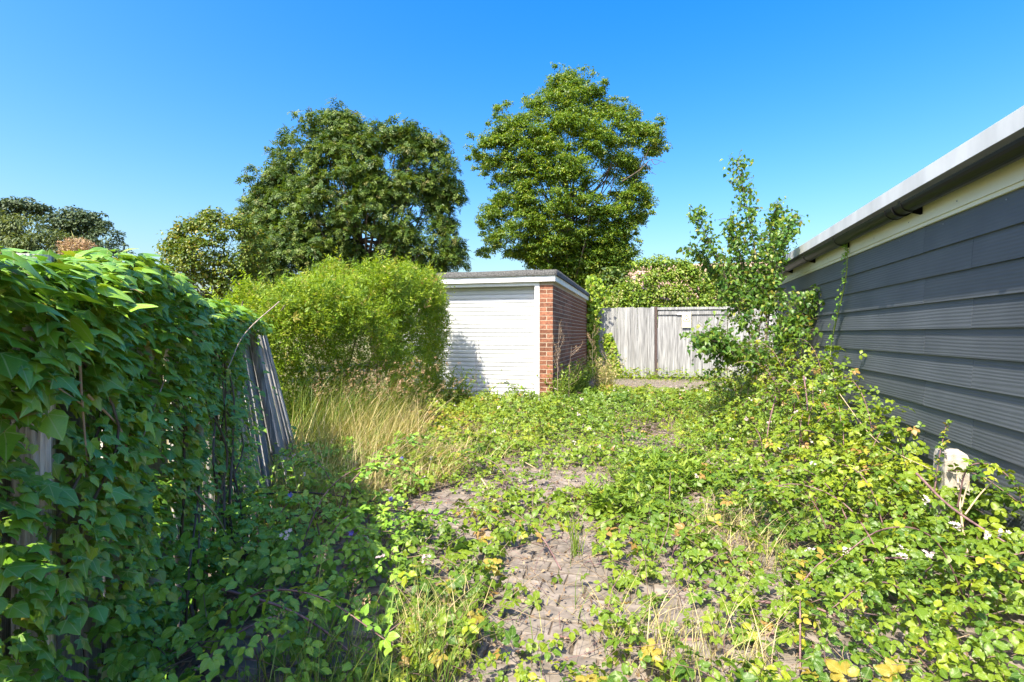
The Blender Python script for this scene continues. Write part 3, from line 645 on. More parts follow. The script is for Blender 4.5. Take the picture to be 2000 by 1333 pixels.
# ------------------------------------------------------------------ brambles and undergrowth
def bramble_points(n, region, r):
    X = r.uniform(-3.4, 3.4, n); Y = r.uniform(.9, 11.0, n); xc, d = tocam(X, Y); h, den = cover(X, Y)
    fs, fd = fence_s(X, Y); w = wall_dist(X, Y)
    ok = (d > 1.15) & (np.abs(xc / d) < 1.12) & (fd > .02) & (w > .05) & (r.random(n) < den) & region(X, Y, d, w, fd) & ~((X < GXR + .05) & (Y > GYF - .1))
    X, Y, h, w, fd, d = X[ok], Y[ok], h[ok], w[ok], fd[ok], d[ok]; m = len(X)
    z = .012 + h * (1 - r.random(m) ** 1.7 * .95) + r.normal(size=m) * .015
    e = .06; hx, _ = cover(X + e, Y); hy, _ = cover(X, Y + e)
    Nn = np.c_[-(hx - h) / e * .6, -(hy - h) / e * .6, np.ones(m)] + r.normal(size=(m, 3)) * .42 + np.array([-.05, -.25, 0])
    T = r.normal(size=(m, 3)) * np.array([1, 1, .35]) + np.array([0, -.3, -.15])
    return np.c_[X, Y, np.maximum(z, .01)], Nn, T, d
def bramble(th, n, region, seed, mat, parts=300, scale=1.0):
    r = np.random.default_rng(seed); P, Nn, T, d = bramble_points(n, region, r)
    nn = noise(P, 2.4, seed + 60); s = r.uniform(.024, .056, len(P)) * scale * (1 + .25 * nn); rn = np.clip(.54 + .26 * noise(P, 1.7, seed + 61) + .5 * (r.random(len(P)) - .5) + .06 * (r.random(len(P)) < .04) * 8, 0, 1)
    rank = np.argsort(-(s / d) * np.where(P[:, 2] > .06, 1, .6)); big = rank[:parts] if parts else rank[:0]
    if parts: single_leaves('leaf', br_hi, P[big], Nn[big], T[big], s[big], mat, th)
    mask = np.ones(len(P), bool); mask[big] = False
    for nm, tp, lo, hi in (('foliage', br_hi, 0, 2.7), ('foliage', br_md, 2.7, 5.0), ('foliage', br_lo, 5.0, 99)):
        i = np.where(mask & (d >= lo) & (d < hi))[0]
        if len(i): foliage(nm, tp, P[i], Nn[i], T[i], s[i], mat, th, smooth=lo == 0, rn=rn[i])
    return P, d
isR = lambda X, Y, d, w, fd: (w < .95) & (d < 7.6)
isL = lambda X, Y, d, w, fd: (fd < .85) & (d < 4.4) & ~(w < .95)
isC = lambda X, Y, d, w, fd: ~((w < .95) & (d < 7.6)) & ~((fd < .85) & (d < 4.4))
brR = thing('bramble_thicket', 'bank of brambles heaped against the dark grey clad wall', 'brambles', wp(1.0, .3))
PR, dR = bramble(brR, 62000, isR, 31, 'bramble')
brL = thing('bramble_thicket', 'shaded green brambles growing at the foot of the ivy fence', 'brambles', LA + LN * .4)
PL, dL = bramble(brL, 36000, isL, 32, 'bramble_shade_lift')
brC = thing('bramble_carpet', 'low yellow-green brambles creeping over the paved drive to the garage', 'brambles', (-.6, 4.0, 0))
PC, dC = bramble(brC, 72000, isC, 33, 'bramble')
# canes
def cane(th, pts, r0=.006, r1_=.003, mat='cane'):
    L = curve([at(x, y, d) for x, y, d in pts], 20); o = tubes('cane', [(L, (r0, r1_))], mat, th, 6); return L
thorn = []
for pts, r0, mt in (([(1290, 1252, 2.0), (1440, 1245, 2.02), (1590, 1228, 2.05)], .006, 'cane'), ([(1080, 1240, 2.0), (1170, 1262, 2.0), (1240, 1290, 1.9)], .005, 'cane'),
                    ([(1480, 1175, 2.2), (1600, 1190, 2.1), (1700, 1250, 2.0), (1760, 1320, 1.9)], .006, 'cane'), ([(1790, 925, 2.7), (1850, 985, 2.5), (1930, 1040, 2.3), (2010, 1085, 2.2)], .007, 'cane'),
                    ([(1870, 930, 2.6), (1880, 1030, 2.45), (1895, 1110, 2.35), (1905, 1230, 2.2)], .006, 'dry_cane'), ([(1885, 1005, 2.45), (1915, 965, 2.45), (1945, 935, 2.45)], .004, 'dry_cane'), ([(1878, 990, 2.45), (1886, 960, 2.45), (1893, 940, 2.45)], .004, 'dry_cane'),
                    ([(1570, 735, 4.6), (1577, 800, 4.3), (1572, 890, 4.0)], .007, 'cane'), ([(1515, 775, 4.6), (1500, 840, 4.3), (1495, 920, 4.0)], .006, 'cane'), ([(1585, 900, 3.6), (1605, 970, 3.3), (1640, 1050, 3.0)], .006, 'cane'),
                    ([(1640, 770, 4.0), (1700, 850, 3.5), (1760, 890, 3.1), (1850, 930, 2.8)], .003, 'dry_cane'), ([(1640, 1100, 2.5), (1760, 1090, 2.35), (1850, 1110, 2.25), (2000, 1080, 2.15)], .006, 'cane'), ([(1805, 1090, 2.3), (1830, 1160, 2.2), (1850, 1260, 2.05)], .006, 'cane')):
    cane(brR, pts, r0, r0 * .6, mt)
for pts, r0, mt in (([(400, 985, 2.7), (560, 962, 2.9), (700, 975, 3.1), (860, 1012, 3.2)], .006, 'dark_cane'), ([(520, 1020, 2.7), (660, 997, 2.9), (790, 1000, 3.05), (930, 1015, 3.2)], .005, 'dark_cane'),
                    ([(430, 1150, 1.75), (560, 1190, 1.75), (650, 1245, 1.75), (740, 1330, 1.7)], .005, 'cane'), ([(380, 1310, 1.5), (460, 1240, 1.6), (530, 1205, 1.7)], .004, 'cane'), ([(600, 900, 3.4), (632, 980, 3.2), (625, 1060, 3.0), (618, 1130, 2.9)], .006, 'dry_cane')):
    cane(brL, pts, r0, r0 * .6, mt)
for pts, r0, mt in (([(940, 935, 3.9), (960, 965, 3.8), (985, 1000, 3.7)], .006, 'dry_cane'), ([(955, 1110, 2.75), (985, 1160, 2.55), (1010, 1195, 2.45)], .006, 'dry_cane'), ([(1130, 830, 6.4), (1190, 836, 6.3), (1260, 832, 6.2)], .005, 'dark_cane'),
                    ([(950, 755, 8.2), (1000, 742, 8.2), (1050, 752, 8.2)], .006, 'dry_cane'), ([(1060, 1210, 2.2), (1130, 1205, 2.2), (1180, 1185, 2.25)], .004, 'dry_cane'), ([(1020, 900, 4.6), (1060, 925, 4.5), (1065, 945, 4.3)], .005, 'dry_cane')):
    cane(brC, pts, r0, r0 * .6, mt)
def arching(th, n, seed, xr, yr, test, hr, mat='bramble'):
    r = np.random.default_rng(seed); k = 0; LP, LT = [], []
    while k < n:
        x, y = r.uniform(*xr), r.uniform(*yr); xc, d = tocam(x, y); fs, fd = fence_s(x, y); w = wall_dist(x, y)
        if not (d > 1.7 and abs(xc / d) < 1.0 and w > .12 and fd > .1 and test(w, fd, d)): continue
        h = cover(np.array([x]), np.array([y]))[0][0]; a = r.uniform(0, 6.28); L = r.uniform(.3, .75); top = h + r.uniform(*hr)
        dr = np.array([math.cos(a), math.sin(a), 0]); b = np.array([x, y, h * .3])
        if wall_dist(*(b + dr * L)[:2]) < .06 or fence_s(*(b + dr * L)[:2])[1] < .05: continue
        C = curve([b, b + dr * L * .3 + UP * (top - h * .3) * .8, b + dr * L * .7 + UP * (top - h * .3), b + dr * L * 1.1 + UP * (top - h * .3) * .75], 18)
        tubes('cane', [(C, (.0042, .0016))], 'cane', th, 5); LP.append(C[5:]); LT.append(np.tile(dr, (len(C) - 5, 1))); k += 1
    P = np.concatenate(LP); T = np.concatenate(LT) + r.normal(size=P.shape) * .9; m = len(P)
    foliage('cane_leaves', br_md, P + r.normal(size=P.shape) * .008, UP[None] + r.normal(size=P.shape) * .4, T, r.uniform(.028, .05, m), mat, th, smooth=True)
arching(brR, 60, 141, (-.5, 3), (1, 7.5), lambda w, fd, d: w < .95 and d < 7 and (d > 2.9 or w > .45), (.05, .25))
arching(brC, 34, 142, (-2, 2), (1.6, 8), lambda w, fd, d: w > .9 and fd > .9, (.04, .16))
arching(brL, 14, 143, (-3, 0), (1, 4.5), lambda w, fd, d: fd < .8 and d < 4.2, (.05, .22), 'bramble_shade_lift')
r = np.random.default_rng(145); lance = strip_leaf([(0, 0), (.13, .35), (.1, .68), (0, 1)], .4, .5); wd_t = [sprig(12, lance, .55, .95, k) for k in (21, 22, 23)]
for k, (x, y, rx, ry, m, lb) in enumerate(((1300, 940, .42, .4, 150, 'patch of bright yellow-green narrow-leaved weeds in mid drive'), (1240, 1010, .3, .25, 60, 'thin patch of narrow-leaved weeds nearer the camera'), (1000, 820, .8, .35, 110, 'narrow-leaved weeds among brambles before the roller door'))):
    q = gr(x, y); a = r.uniform(0, 6.28, m); e = np.sqrt(r.random(m)); B = np.c_[q[0] + rx * e * np.cos(a), q[1] + ry * e * np.sin(a), 0 * a]; wt = thing('weed_patch', lb, 'weeds', q)
    foliage('shoots', wd_t, B, rnd_dir(m) * np.array([1, 1, .1]), UP[None] + r.normal(size=(m, 3)) * .22, r.uniform(.1, .24, m), 'wisteria_leaf', wt, smooth=True)
# fine dead stems and litter lying under the leaves
def twigs(n, seed, name, mat, th, zmul=1.0, Lr=(.06, .26), rad=(.0009, .0022)):
    r = np.random.default_rng(seed); lines = []
    X = r.uniform(-3, 3.2, n); Y = r.uniform(1, 9.5, n); h, den = cover(X, Y); xc, d = tocam(X, Y); fs, fd = fence_s(X, Y); w = wall_dist(X, Y)
    for i in np.where((d > 1.3) & (np.abs(xc / d) < 1.1) & (fd > .05) & (w > .06) & ~((X < GXR + .1) & (Y > GYF - .2)))[0]:
        L = r.uniform(*Lr); a = r.uniform(0, 6.28); z0 = max(.006, h[i] * r.uniform(0, .8) * zmul); dr = np.array([math.cos(a), math.sin(a), r.uniform(-.1, .5)])
        p = np.array([X[i], Y[i], z0]); q = p + dr * L * .5 + np.array([0, 0, r.uniform(0, .05)]); e = q + (dr + r.normal(size=3) * .35) * L * .5; e[2] = max(.006, e[2] - .08 * L)
        lines.append((np.array([p, q, e]), r.uniform(*rad)))
    return tubes(name, lines, mat, th, 3, 'stuff')
twigs(4200, 41, 'dead_stems', 'dead_stem', brC, .6); twigs(2600, 42, 'live_stems', 'cane', brC, 1.0)
r = np.random.default_rng(44); n = 24000; X = r.uniform(-3, 3.2, n); Y = 1 + 12.5 * r.random(n) ** 1.3; fs, fd = fence_s(X, Y)
ok = (fd > .05) & (wall_dist(X, Y) > .05) & ~((X < GXR + .05) & (Y > GYF - .05)); ok &= noise(np.c_[X, Y, 0 * X], 4, 15) > -.35; X, Y = X[ok], Y[ok]; n = len(X)
lit = foliage('leaf_litter', [oval2, oval], np.c_[X, Y, r.uniform(.008, .03, n)], UP[None] + r.normal(size=(n, 3)) * .5, r.normal(size=(n, 3)), r.uniform(.008, .028, n), 'dead_leaf')
lit['label'] = 'dry brown fallen leaves scattered over the paving'; lit['category'] = 'leaf litter'
# bramble flowers
def flower_tpl():
    pet = strip_leaf([(0, 0), (.34, .6), (.2, .95), (0, 1)], .2, -.3); return join([xf(pet, a * 1.2566, 1, (0, 0, 0), .35) for a in range(5)])
fl1 = flower_tpl()
def flower_cluster(seed):
    r = random.Random(seed); parts = []
    for k in range(r.randint(4, 7)): parts.append(xf(fl1, r.uniform(0, 6), r.uniform(.007, .011), (r.uniform(-.016, .016), r.uniform(-.016, .016), r.uniform(-.01, .015)), r.uniform(-.7, .5), r.uniform(-.6, .6)))
    return join(parts)
fcs = [flower_cluster(k) for k in range(6)]
def flowers(th, Pts, n, seed):
    r = np.random.default_rng(seed); sel = r.choice(len(Pts), n, replace=False); P = Pts[sel] + np.array([0, 0, .035])
    single_leaves('flower_cluster', fcs, P, UP[None] + np.array([[-.1, -.5, 0]]) + r.normal(size=(n, 3)) * .3, r.normal(size=(n, 3)), np.full(n, 1.0), 'petal', th, 1)
h, _ = cover(PR[:, 0], PR[:, 1]); flowers(brR, PR[(PR[:, 2] > h * .9) & (dR > 2) & (wall_dist(PR[:, 0], PR[:, 1]) > .25)], 45, 51)
h, _ = cover(PC[:, 0], PC[:, 1]); flowers(brC, PC[PC[:, 2] > h * .95], 75, 52)
h, _ = cover(PL[:, 0], PL[:, 1]); flowers(brL, PL[(PL[:, 2] > h * .95) & (dL > 1.7)], 12, 53)

# ------------------------------------------------------------------ grass
def blades(name, base, Ln, lean_dir, width, mat, parent=None, seg=5, curl=.6, kind='stuff', seed=0, seeds=0.0):
    r = np.random.default_rng(seed); n = len(base); t = np.linspace(0, 1, seg + 1)
    az = r.normal(size=(n, 3)) * np.array([1, 1, 0]) * .75 + lean_dir; c = r.uniform(.3, 1.3, n)[:, None] * curl
    P = base[:, None] + Ln[:, None, None] * (UP[None, None] * (t - .28 * c * t ** 2.2)[:, :, None] + az[:, None] * (.22 * t + .55 * c * t ** 2)[:, :, None])
    side = unit(np.cross(az + r.normal(size=(n, 3)) * .6, UP[None])); w = width * r.uniform(.6, 1.3, n)
    wt = (1 - t ** 2) * .9 + .1
    A = P + side[:, None] * (w[:, None] * wt[None])[:, :, None]; B = P - side[:, None] * (w[:, None] * wt[None])[:, :, None]
    V = np.stack([A, B], 2).reshape(n, -1, 3); q = np.array([(2 * i, 2 * i + 1, 2 * i + 3, 2 * i + 2) for i in range(seg)])
    Fq = (q[None] + (np.arange(n) * 2 * (seg + 1))[:, None, None]).reshape(-1, 4)
    o = link(name, mesh_np(name, V.reshape(-1, 3), Fq, None, np.repeat(r.random(n), 2 * (seg + 1)), mat, True), parent, kind)
    return o, P
def tuft(cx, cy, rx, ry, n, Lr, seed):
    r = np.random.default_rng(seed); a = r.uniform(0, 6.28, n); q = np.sqrt(r.random(n)); base = np.c_[cx + rx * q * np.cos(a), cy + ry * q * np.sin(a), np.zeros(n)]
    return base, r.uniform(*Lr, n)
tg = thing('dry_grass', 'tall clump of dry straw-coloured grass below the hedge', 'grass', gr(720, 900))
gc = gr(700, 900); base, Ln = tuft(gc[0], gc[1], .5, .95, 1500, (.2, .72), 61)
blades('blades', base, Ln, np.array([.55, -.05, 0]), .0032, 'dry_grass', tg, seed=61)
gc2 = gr(650, 870); base, Ln = tuft(gc2[0], gc2[1], .5, .9, 1700, (.35, .95), 62)
_, P = blades('green_blades', base, Ln, np.array([.6, .1, 0]), .003, 'green_grass', tg, seed=62)
gc3 = gr(780, 930); base, Ln = tuft(gc3[0], gc3[1], .5, .75, 1500, (.08, .32), 63); blades('short_blades', base, Ln, np.array([.5, -.1, 0]), .003, 'dry_grass', tg, seed=63, curl=1.0)
gc4 = gr(640, 1010); base, Ln = tuft(gc4[0], gc4[1], .3, .5, 500, (.25, .65), 65); blades('near_blades', base, Ln, np.array([.4, 0, 0]), .0026, 'dry_grass', tg, seed=65)
gsh = gr(690, 850); base, Ln = tuft(gsh[0], gsh[1], .6, .8, 170, (.65, 1.1), 64)
_, P = blades('seed_stems', base, Ln, np.array([.62, .05, 0]), .0016, 'dry_grass', tg, seg=8, seed=64, curl=.75)
hd = P[:, 5:].reshape(-1, 3); hd = np.repeat(hd, 9, 0) + rng.normal(size=(len(hd) * 9, 3)) * .011
foliage('seed_heads', [narrow], hd, rnd_dir(len(hd)), UP[None] * .4 + np.array([[.8, 0, .2]]) + rnd_dir(len(hd)) * .5, .022, 'seed_head', tg)
r = np.random.default_rng(66); n = 5200; X = r.uniform(-3, 2.6, n); Y = r.uniform(1.3, 13.8, n); fs, fd = fence_s(X, Y)
ok = (fd > .1) & (wall_dist(X, Y) > .1) & ~((X < GXR + .1) & (Y > GYF - .1)) & (noise(np.c_[X, Y, 0 * X], 2.6, 18) + .4 * (Y > 10) > .05); X, Y = X[ok], Y[ok]
o, _ = blades('grass', np.c_[X, Y, 0 * X], r.uniform(.04, .17, len(X)), np.array([.15, -.1, 0]), .0016, 'green_grass', None, seed=66, curl=1.3)
o['label'] = 'short green and yellowing grass between the paving blocks'; o['category'] = 'grass'
# grass and stalks in front on the left
def stalk(name, label, cat, pts, group, head, hm='seed_head', r0=.0018, mat='green_stem', hs=.012, nh=26, spread=.012):
    L = curve([at(*p) for p in pts], 14); t = thing(name, label, cat, (L[0][0], L[0][1], max(0, L[0][2] - .02)), group)
    tubes('stem', [(L, (r0, r0 * .7))], mat, t, 5)
    e = L[-1]; P = e + rng.normal(size=(nh, 3)) * spread * np.array([1, 1, 1.4]); foliage('seed_head', [narrow], P, rnd_dir(nh), rnd_dir(nh) + UP[None] * .6, hs, hm, t); return t
fgl = [[(600, 1330, 1.62), (665, 1215, 1.66), (690, 1150, 1.68)], [(590, 1333, 1.62), (650, 1250, 1.64), (710, 1180, 1.7)], [(560, 1340, 1.6), (600, 1260, 1.63), (630, 1085, 1.72)], [(640, 1333, 1.6), (690, 1260, 1.63), (708, 1190, 1.66)], [(800, 1330, 1.7), (812, 1240, 1.72), (805, 1200, 1.75)], [(830, 1333, 1.7), (812, 1270, 1.7), (790, 1235, 1.73)], [(525, 1340, 1.5), (540, 1260, 1.55), (545, 1200, 1.6)]]
place = ['tallest of those among the shaded brambles', 'leaning over the shaded brambles', 'thin and upright amid the shaded brambles', 'low and short beside the shaded brambles', 'by the shaded edge of the paving', 'bent left at the edge of the paving', 'close to the fence foot in front']
for p, w_ in zip(fgl, place): stalk('seeding_stalk', 'thin green stalk with a brown seed head, ' + w_, 'weed', p, 'seeding stalks in the foreground', None)
bs = gr(640, 1250); base, Ln = tuft(-.85, 1.35, .3, .35, 420, (.18, .4), 68); fgz = thing('grass_tuft', 'fine green grass growing up through the shaded foreground brambles', 'grass', (-.85, 1.35, 0)); blades('blades', base, Ln, np.array([.3, 0, 0]), .0024, 'green_grass', fgz, seed=68)
for k, (x, y, rx, ry, m, lb) in enumerate(((1430, 1060, .28, .5, 420, 'straw-pale dead grass at the edge of the right-hand brambles'), (1340, 1290, .3, .2, 200, 'low dead grass on bare soil at the bottom of the drive'), (1370, 850, .4, .5, 300, 'thin dead grass beyond the bare paving patch'), (930, 880, .5, .7, 420, 'scattered dead grass right of the tall dry clump'))):
    q = gr(x, y); base, Ln = tuft(q[0], q[1], rx, ry, m, (.08, .3), 170 + k); gd = thing('grass_tuft', lb, 'grass', q); blades('blades', base, Ln, np.array([.2, -.1, 0]), .002, 'dry_grass', gd, seed=170 + k, curl=1.2)
q = gr(860, 1270); base, Ln = tuft(q[0], q[1], .16, .22, 260, (.12, .3), 69); fgy = thing('grass_tuft', 'dry pale grass tuft at the left edge of the paving', 'grass', q); blades('blades', base, Ln, np.array([-.1, 0, 0]), .0022, 'dry_grass', fgy, seed=69, curl=1.0)
q = gr(1125, 1085); base, Ln = tuft(q[0], q[1], .035, .03, 34, (.12, .26), 70); fgx = thing('grass_tuft', 'small upright grass tuft growing alone on bare paving', 'grass', q); blades('blades', base, Ln, np.array([-.12, .05, 0]), .0024, 'green_grass', fgx, seed=70, curl=.3)
# pale leafy weed spikes in the middle of the drive
def leafy_weed(label, px, py, d, hgt, nl, mat='wisteria_leaf'):
    b = W((px - 1000) / F * d, d); L = curve([b, b + np.array([U(-.03, .03), 0, hgt * .5]), b + np.array([U(-.05, .05), 0, hgt])], 10)
    t = thing('leafy_weed', label, 'weed', b, 'pale leafy weeds on the drive'); tubes('stem', [(L, (.0045, .0015))], 'green_stem', t, 5)
    tt = rng.uniform(.1, 1, nl); P = b + (L[-1] - b) * tt[:, None]; a = rng.uniform(0, 6.28, nl); T = np.c_[np.cos(a), np.sin(a), .55 + 0 * a]
    foliage('leaves', [strip_leaf([(0, 0), (.16, .35), (.13, .65), (0, 1)], .4, .5)], P, UP[None] + T * -.4, T, (.11 * (1 - tt * .65)) * rng.uniform(.7, 1.1, nl), mat, t)
for px, d, hg, lb in ((1345, 4.3, .62, 'tallest pale weed spike standing right of the bare paving patch'), (1218, 3.55, .28, 'short pale weed at the left of the yellow-green weeds'), (1262, 3.5, .3, 'short pale weed in the middle of the yellow-green weeds'), (1300, 3.6, .26, 'short pale weed closest to the tallest weed spike'), (1405, 3.2, .38, 'leafy weed in front of the tallest weed spike'), (1175, 3.3, .2, 'small leafy weed at the bare paving edge')):
    leafy_weed(lb, px, 0, d, hg, 60 if hg > .5 else 44)
# blue flowers
for (x, y, d), lb in zip(((568, 968, 2.7), (687, 1042, 2.6), (722, 1065, 2.6), (785, 896, 3.9), (764, 975, 3.3)), ('nearest the leaning fence', 'brightest, over the dark arched canes', 'palest, below the dark arched canes', 'farthest back in the dry grass', 'at the front edge of the dry grass')):
    p = at(x, y, d); t = thing('blue_flower', 'small violet-blue wild flower ' + lb, 'flower', (p[0], p[1], 0), 'violet-blue wild flowers'); tubes('stem', [(curve([(p[0] - .03, p[1], 0), (p[0] - .01, p[1], p[2] * .5), p], 8), .0016)], 'green_stem', t, 4)
    V, T, u = xf(fl1, 0, .017, (0, 0, 0)); Nn = np.array([[.05, -.8, .5]]); foliage('bloom', [(V, T, u)], p[None], Nn, np.array([[0, 0, 1.0]]), 1.0, 'blue_petal', t)

# ------------------------------------------------------------------ dried dock stalks by the garage
def dock(label, px, d, hgt, nb, spread, mat='pale_bark', dens=14):
    b = W((px - 1000) / F * d, d); top = b + np.array([U(-.06, .06), U(-.05, .05), hgt]); L = curve([b, (b + top) / 2 + np.array([U(-.03, .03), 0, 0]), top], 12)
    t = thing('dried_weed', label, 'dried weed', b, 'dried weed stalks around the garage'); lines = [(L, (.0042, .0014))]; hp = []
    for k in range(nb):
        f = U(.35, .95); p = b + (top - b) * f; a = U(0, 6.28); e = p + np.array([math.cos(a) * spread, math.sin(a) * spread, U(.12, .3) * hgt]) * U(.6, 1.1)
        q = curve([p, (p * .4 + e * .6) + np.array([math.cos(a), math.sin(a), -.1]) * .03, e], 8); lines.append((q, (.002, .001))); hp.append(q[3:])
    tubes('stem', lines, mat, t, 4); hp = np.concatenate(hp); hp = np.repeat(hp, dens, 0) + rng.normal(size=(len(hp) * dens, 3)) * .012
    foliage('seed_heads', [narrow], hp, rnd_dir(len(hp)), UP[None] + rnd_dir(len(hp)) * .7, .014, 'seed_head', t)
dock('thin dried weed stalk standing in front of the white roller door', 932, 8.0, 1.1, 4, .07, 'bark', 3)
dock('dried weed stalk at the front corner of the brick garage', 1090, 7.9, 1.35, 8, .1, dens=6)
dock('dried weed leaning against the side of the brick garage', 1112, 8.4, 1.0, 7, .18, dens=5)
dock('big pale branching dried weed at the rear corner of the garage', 1156, 10.2, 1.25, 12, .14, dens=12)
dock('short dried weed between the garage and the board fence', 1183, 10.8, .8, 8, .16, dens=8)

for k, (x, y, rx, ry, m, lb) in enumerate(((1092, 790, .1, .2, 90, 'green upright weeds at the front corner of the brick garage'), (1130, 770, .16, .6, 160, 'green weeds along the shaded side wall of the garage'), (1180, 760, .2, .5, 140, 'yellowing weeds at the rear of the garage wall'), (870, 800, .4, .25, 160, 'weeds under the hedge in front of the roller door'))):
    q = gr(x, y); base, Ln = tuft(q[0], q[1], rx, ry, m, (.3, .75), 190 + k); base = base[(base[:, 0] > GXR + .04) | (base[:, 1] < GYF - .05)]; Ln = Ln[:len(base)]
    gd = thing('tall_weeds', lb, 'weeds', q); _, PP = blades('stems', base, Ln, np.array([.1, -.1, 0]), .003, 'green_grass', gd, seed=190 + k, curl=.5); PP = PP[:, 1:].reshape(-1, 3); PP = np.repeat(PP, 3, 0); n = len(PP)
    foliage('leaves', [narrow], PP, rnd_dir(n), UP[None] * .5 + rnd_dir(n), rng.uniform(.03, .07, n), 'wisteria_leaf' if k != 2 else 'dry_grass', gd)
# ------------------------------------------------------------------ hedge
hg = thing('hedge', 'dense bright green hedge reaching from the fence to the garage door', 'hedge', (-3.7, 5.7, 0))
def hedge_shape(u, v):
    """u along 0..1, v round the section 0 (front foot) .. 1 (back foot)"""
    y = 3.85 + 4.27 * u; x = -3.78 + .0 * u; ht = np.interp(u, [0, .15, .5, .8, .93, 1], [1.15, 1.6, 2.0, 2.2, 2.08, 1.8]); wd = np.interp(u, [0, .1, .4, .75, .93, 1], [.3, .55, .9, .95, .78, .5])
    a = v * math.pi; c, s_ = np.cos(a), np.sin(a)
    xx = x + wd * np.sign(c) * np.abs(c) ** .55 * (0.72 + .28 * np.minimum(1, s_ * 1.6)); zz = ht * np.abs(s_) ** .5
    return np.stack([xx, y, zz], -1)
r = np.random.default_rng(71); n = 32000; u = r.random(n); v = np.where(r.random(n) < .82, .62 * r.random(n) ** 1.6 + .002, r.uniform(.6, .98, n)); P = hedge_shape(u, v); e = .01
dv = hedge_shape(u, np.clip(v + e, 0, 1)) - hedge_shape(u, np.clip(v - e, 0, 1)); Nn = unit(np.cross(np.array([[0, 1.0, 0]]), -dv)); ctr = np.c_[np.full(n, -3.78), P[:, 1], P[:, 2] * .5]
Nn = np.where(np.sum(Nn * (P - ctr), 1, keepdims=True) < 0, -Nn, Nn)
endn = np.where(u > .9, (u - .9) * 10, np.where(u < .08, -(0.08 - u) * 12, 0)); Nn = unit(Nn + np.c_[0 * u, endn, 0 * u])
dep = r.random(n) ** 1.3 * .34; bump = .19 * noise(P, 2.6, 20) + .09 * noise(P, 8, 22)
keep = noise(P, 5.5, 23) > -.85 + .25 * (P[:, 2] < .6)
P = P + Nn * (bump - dep)[:, None]; P = P[keep & (P[:, 2] > .12)]; m = keep & ((hedge_shape(u, v) + Nn * (bump - dep)[:, None])[:, 2] > .12); Nn = Nn[m]; n = len(P)
T = unit(Nn * .75 + UP[None] * .65 + r.normal(size=(n, 3)) * .45)
foliage('foliage', hedge_t, P, rnd_dir(n), T, r.uniform(.07, .125, n), 'hedge', hg)
sp = r.random(n) < .05; foliage('long_shoots', hedge_t, P[sp & (P[:, 2] > 1.2)] + Nn[sp & (P[:, 2] > 1.2)] * .05, rnd_dir((sp & (P[:, 2] > 1.2)).sum()), (T + UP[None] * .5)[sp & (P[:, 2] > 1.2)], .2, 'hedge', hg)
for k in range(14):
    y = 3.8 + k * .27; b = np.array([-3.7 + U(-.15, .15), y, 0]); lines = [(curve([b, b + np.array([U(-.1, .1), U(-.1, .1), .7]), b + np.array([U(-.4, .5), U(-.2, .2), 1.5])], 10), (.022, .006))]
    tubes('trunk', lines, 'bark', hg, 5)

# ------------------------------------------------------------------ trees: crowns grown as clumps inside a rounded volume
def in_poly(P, poly):
    x, y = P[:, 0], P[:, 1]; ins = np.zeros(len(P), bool); n = len(poly); dist = np.full(len(P), 1e9)
    for i in range(n):
        (x0, y0), (x1, y1) = poly[i], poly[(i + 1) % n]
        if y0 != y1: c = ((y0 > y) != (y1 > y)) & (x < (x1 - x0) * (y - y0) / (y1 - y0) + x0); ins ^= c
        ex, ey = x1 - x0, y1 - y0; t = np.clip(((x - x0) * ex + (y - y0) * ey) / (ex * ex + ey * ey), 0, 1)
        dist = np.minimum(dist, np.hypot(x - x0 - t * ex, y - y0 - t * ey))
    return ins, dist
def crown_clumps(poly, d0, n, r, depth=1.0, cap=120, hole=-.5, fn=.6, seed=0):
    """clump centres: silhouette in profile, rounded in depth"""
    poly = np.array(poly, float); lo, hi = poly.min(0), poly.max(0); C = []
    while len(C) < n:
        Q = r.uniform(lo, hi, (4 * n, 2)); ins, e = in_poly(Q, poly); Q, e = Q[ins], e[ins]
        half = np.sqrt(np.minimum(e, cap) * cap) * d0 / F * depth; sg = np.where(r.random(len(Q)) < .72, -1, 1); dd = d0 + sg * half * r.random(len(Q)) ** .35
        c = np.stack([W((q[0] - 1000) / F * d0 * 1.0, k, H - (q[1] - HORIZON) / F * d0) for q, k in zip(Q, dd)]) if len(Q) else np.zeros((0, 3))
        c = c[noise(c, fn, seed) > hole]; C += list(c)
    return np.array(C[:n])
def clump_leaves(C, rc, m, r, squash=.7, droop=.35, hollow=.5, tipup=0.0):
    n = len(C); rad = np.broadcast_to(rc, (n,)); dr = rnd_dir(n * m, r); dr[:, 2] = np.where(dr[:, 2] < -.3, -dr[:, 2] * .6, dr[:, 2])
    q = hollow + (1 - hollow) * r.random(n * m); P = np.repeat(C, m, 0) + dr * (np.repeat(rad, m) * q)[:, None] * np.array([1, 1, squash])
    Nn = dr * .7 + UP[None] * .6 + r.normal(size=dr.shape) * .45; T = dr * .8 + UP[None] * (tipup - droop) + r.normal(size=dr.shape) * .5
    return P, Nn, T
def limbs(base, C, r, rt, name, mat, parent, nb=26, fork=.35, trunk_top=None):
    top = C.mean(0) if trunk_top is None else trunk_top; trunk = curve([base, base * .5 + top * .5 + np.array([U(-.15, .15), U(-.15, .15), 0]), top], 14)
    tubes('trunk', [(trunk, (rt, rt * .35))], mat, parent, 9); lines = []
    for c in C[r.choice(len(C), min(nb, len(C)), replace=False)]:
        f = r.uniform(fork, .95); p = trunk[int(f * (len(trunk) - 1))]; mid = p * .5 + c * .5 + np.array([0, 0, -.08 * np.linalg.norm(c - p)])
        lines.append((curve([p, mid, c], 10), (rt * .3 * (1.1 - f * .6), rt * .04)))
    tubes('limbs', lines, mat, parent, 5)
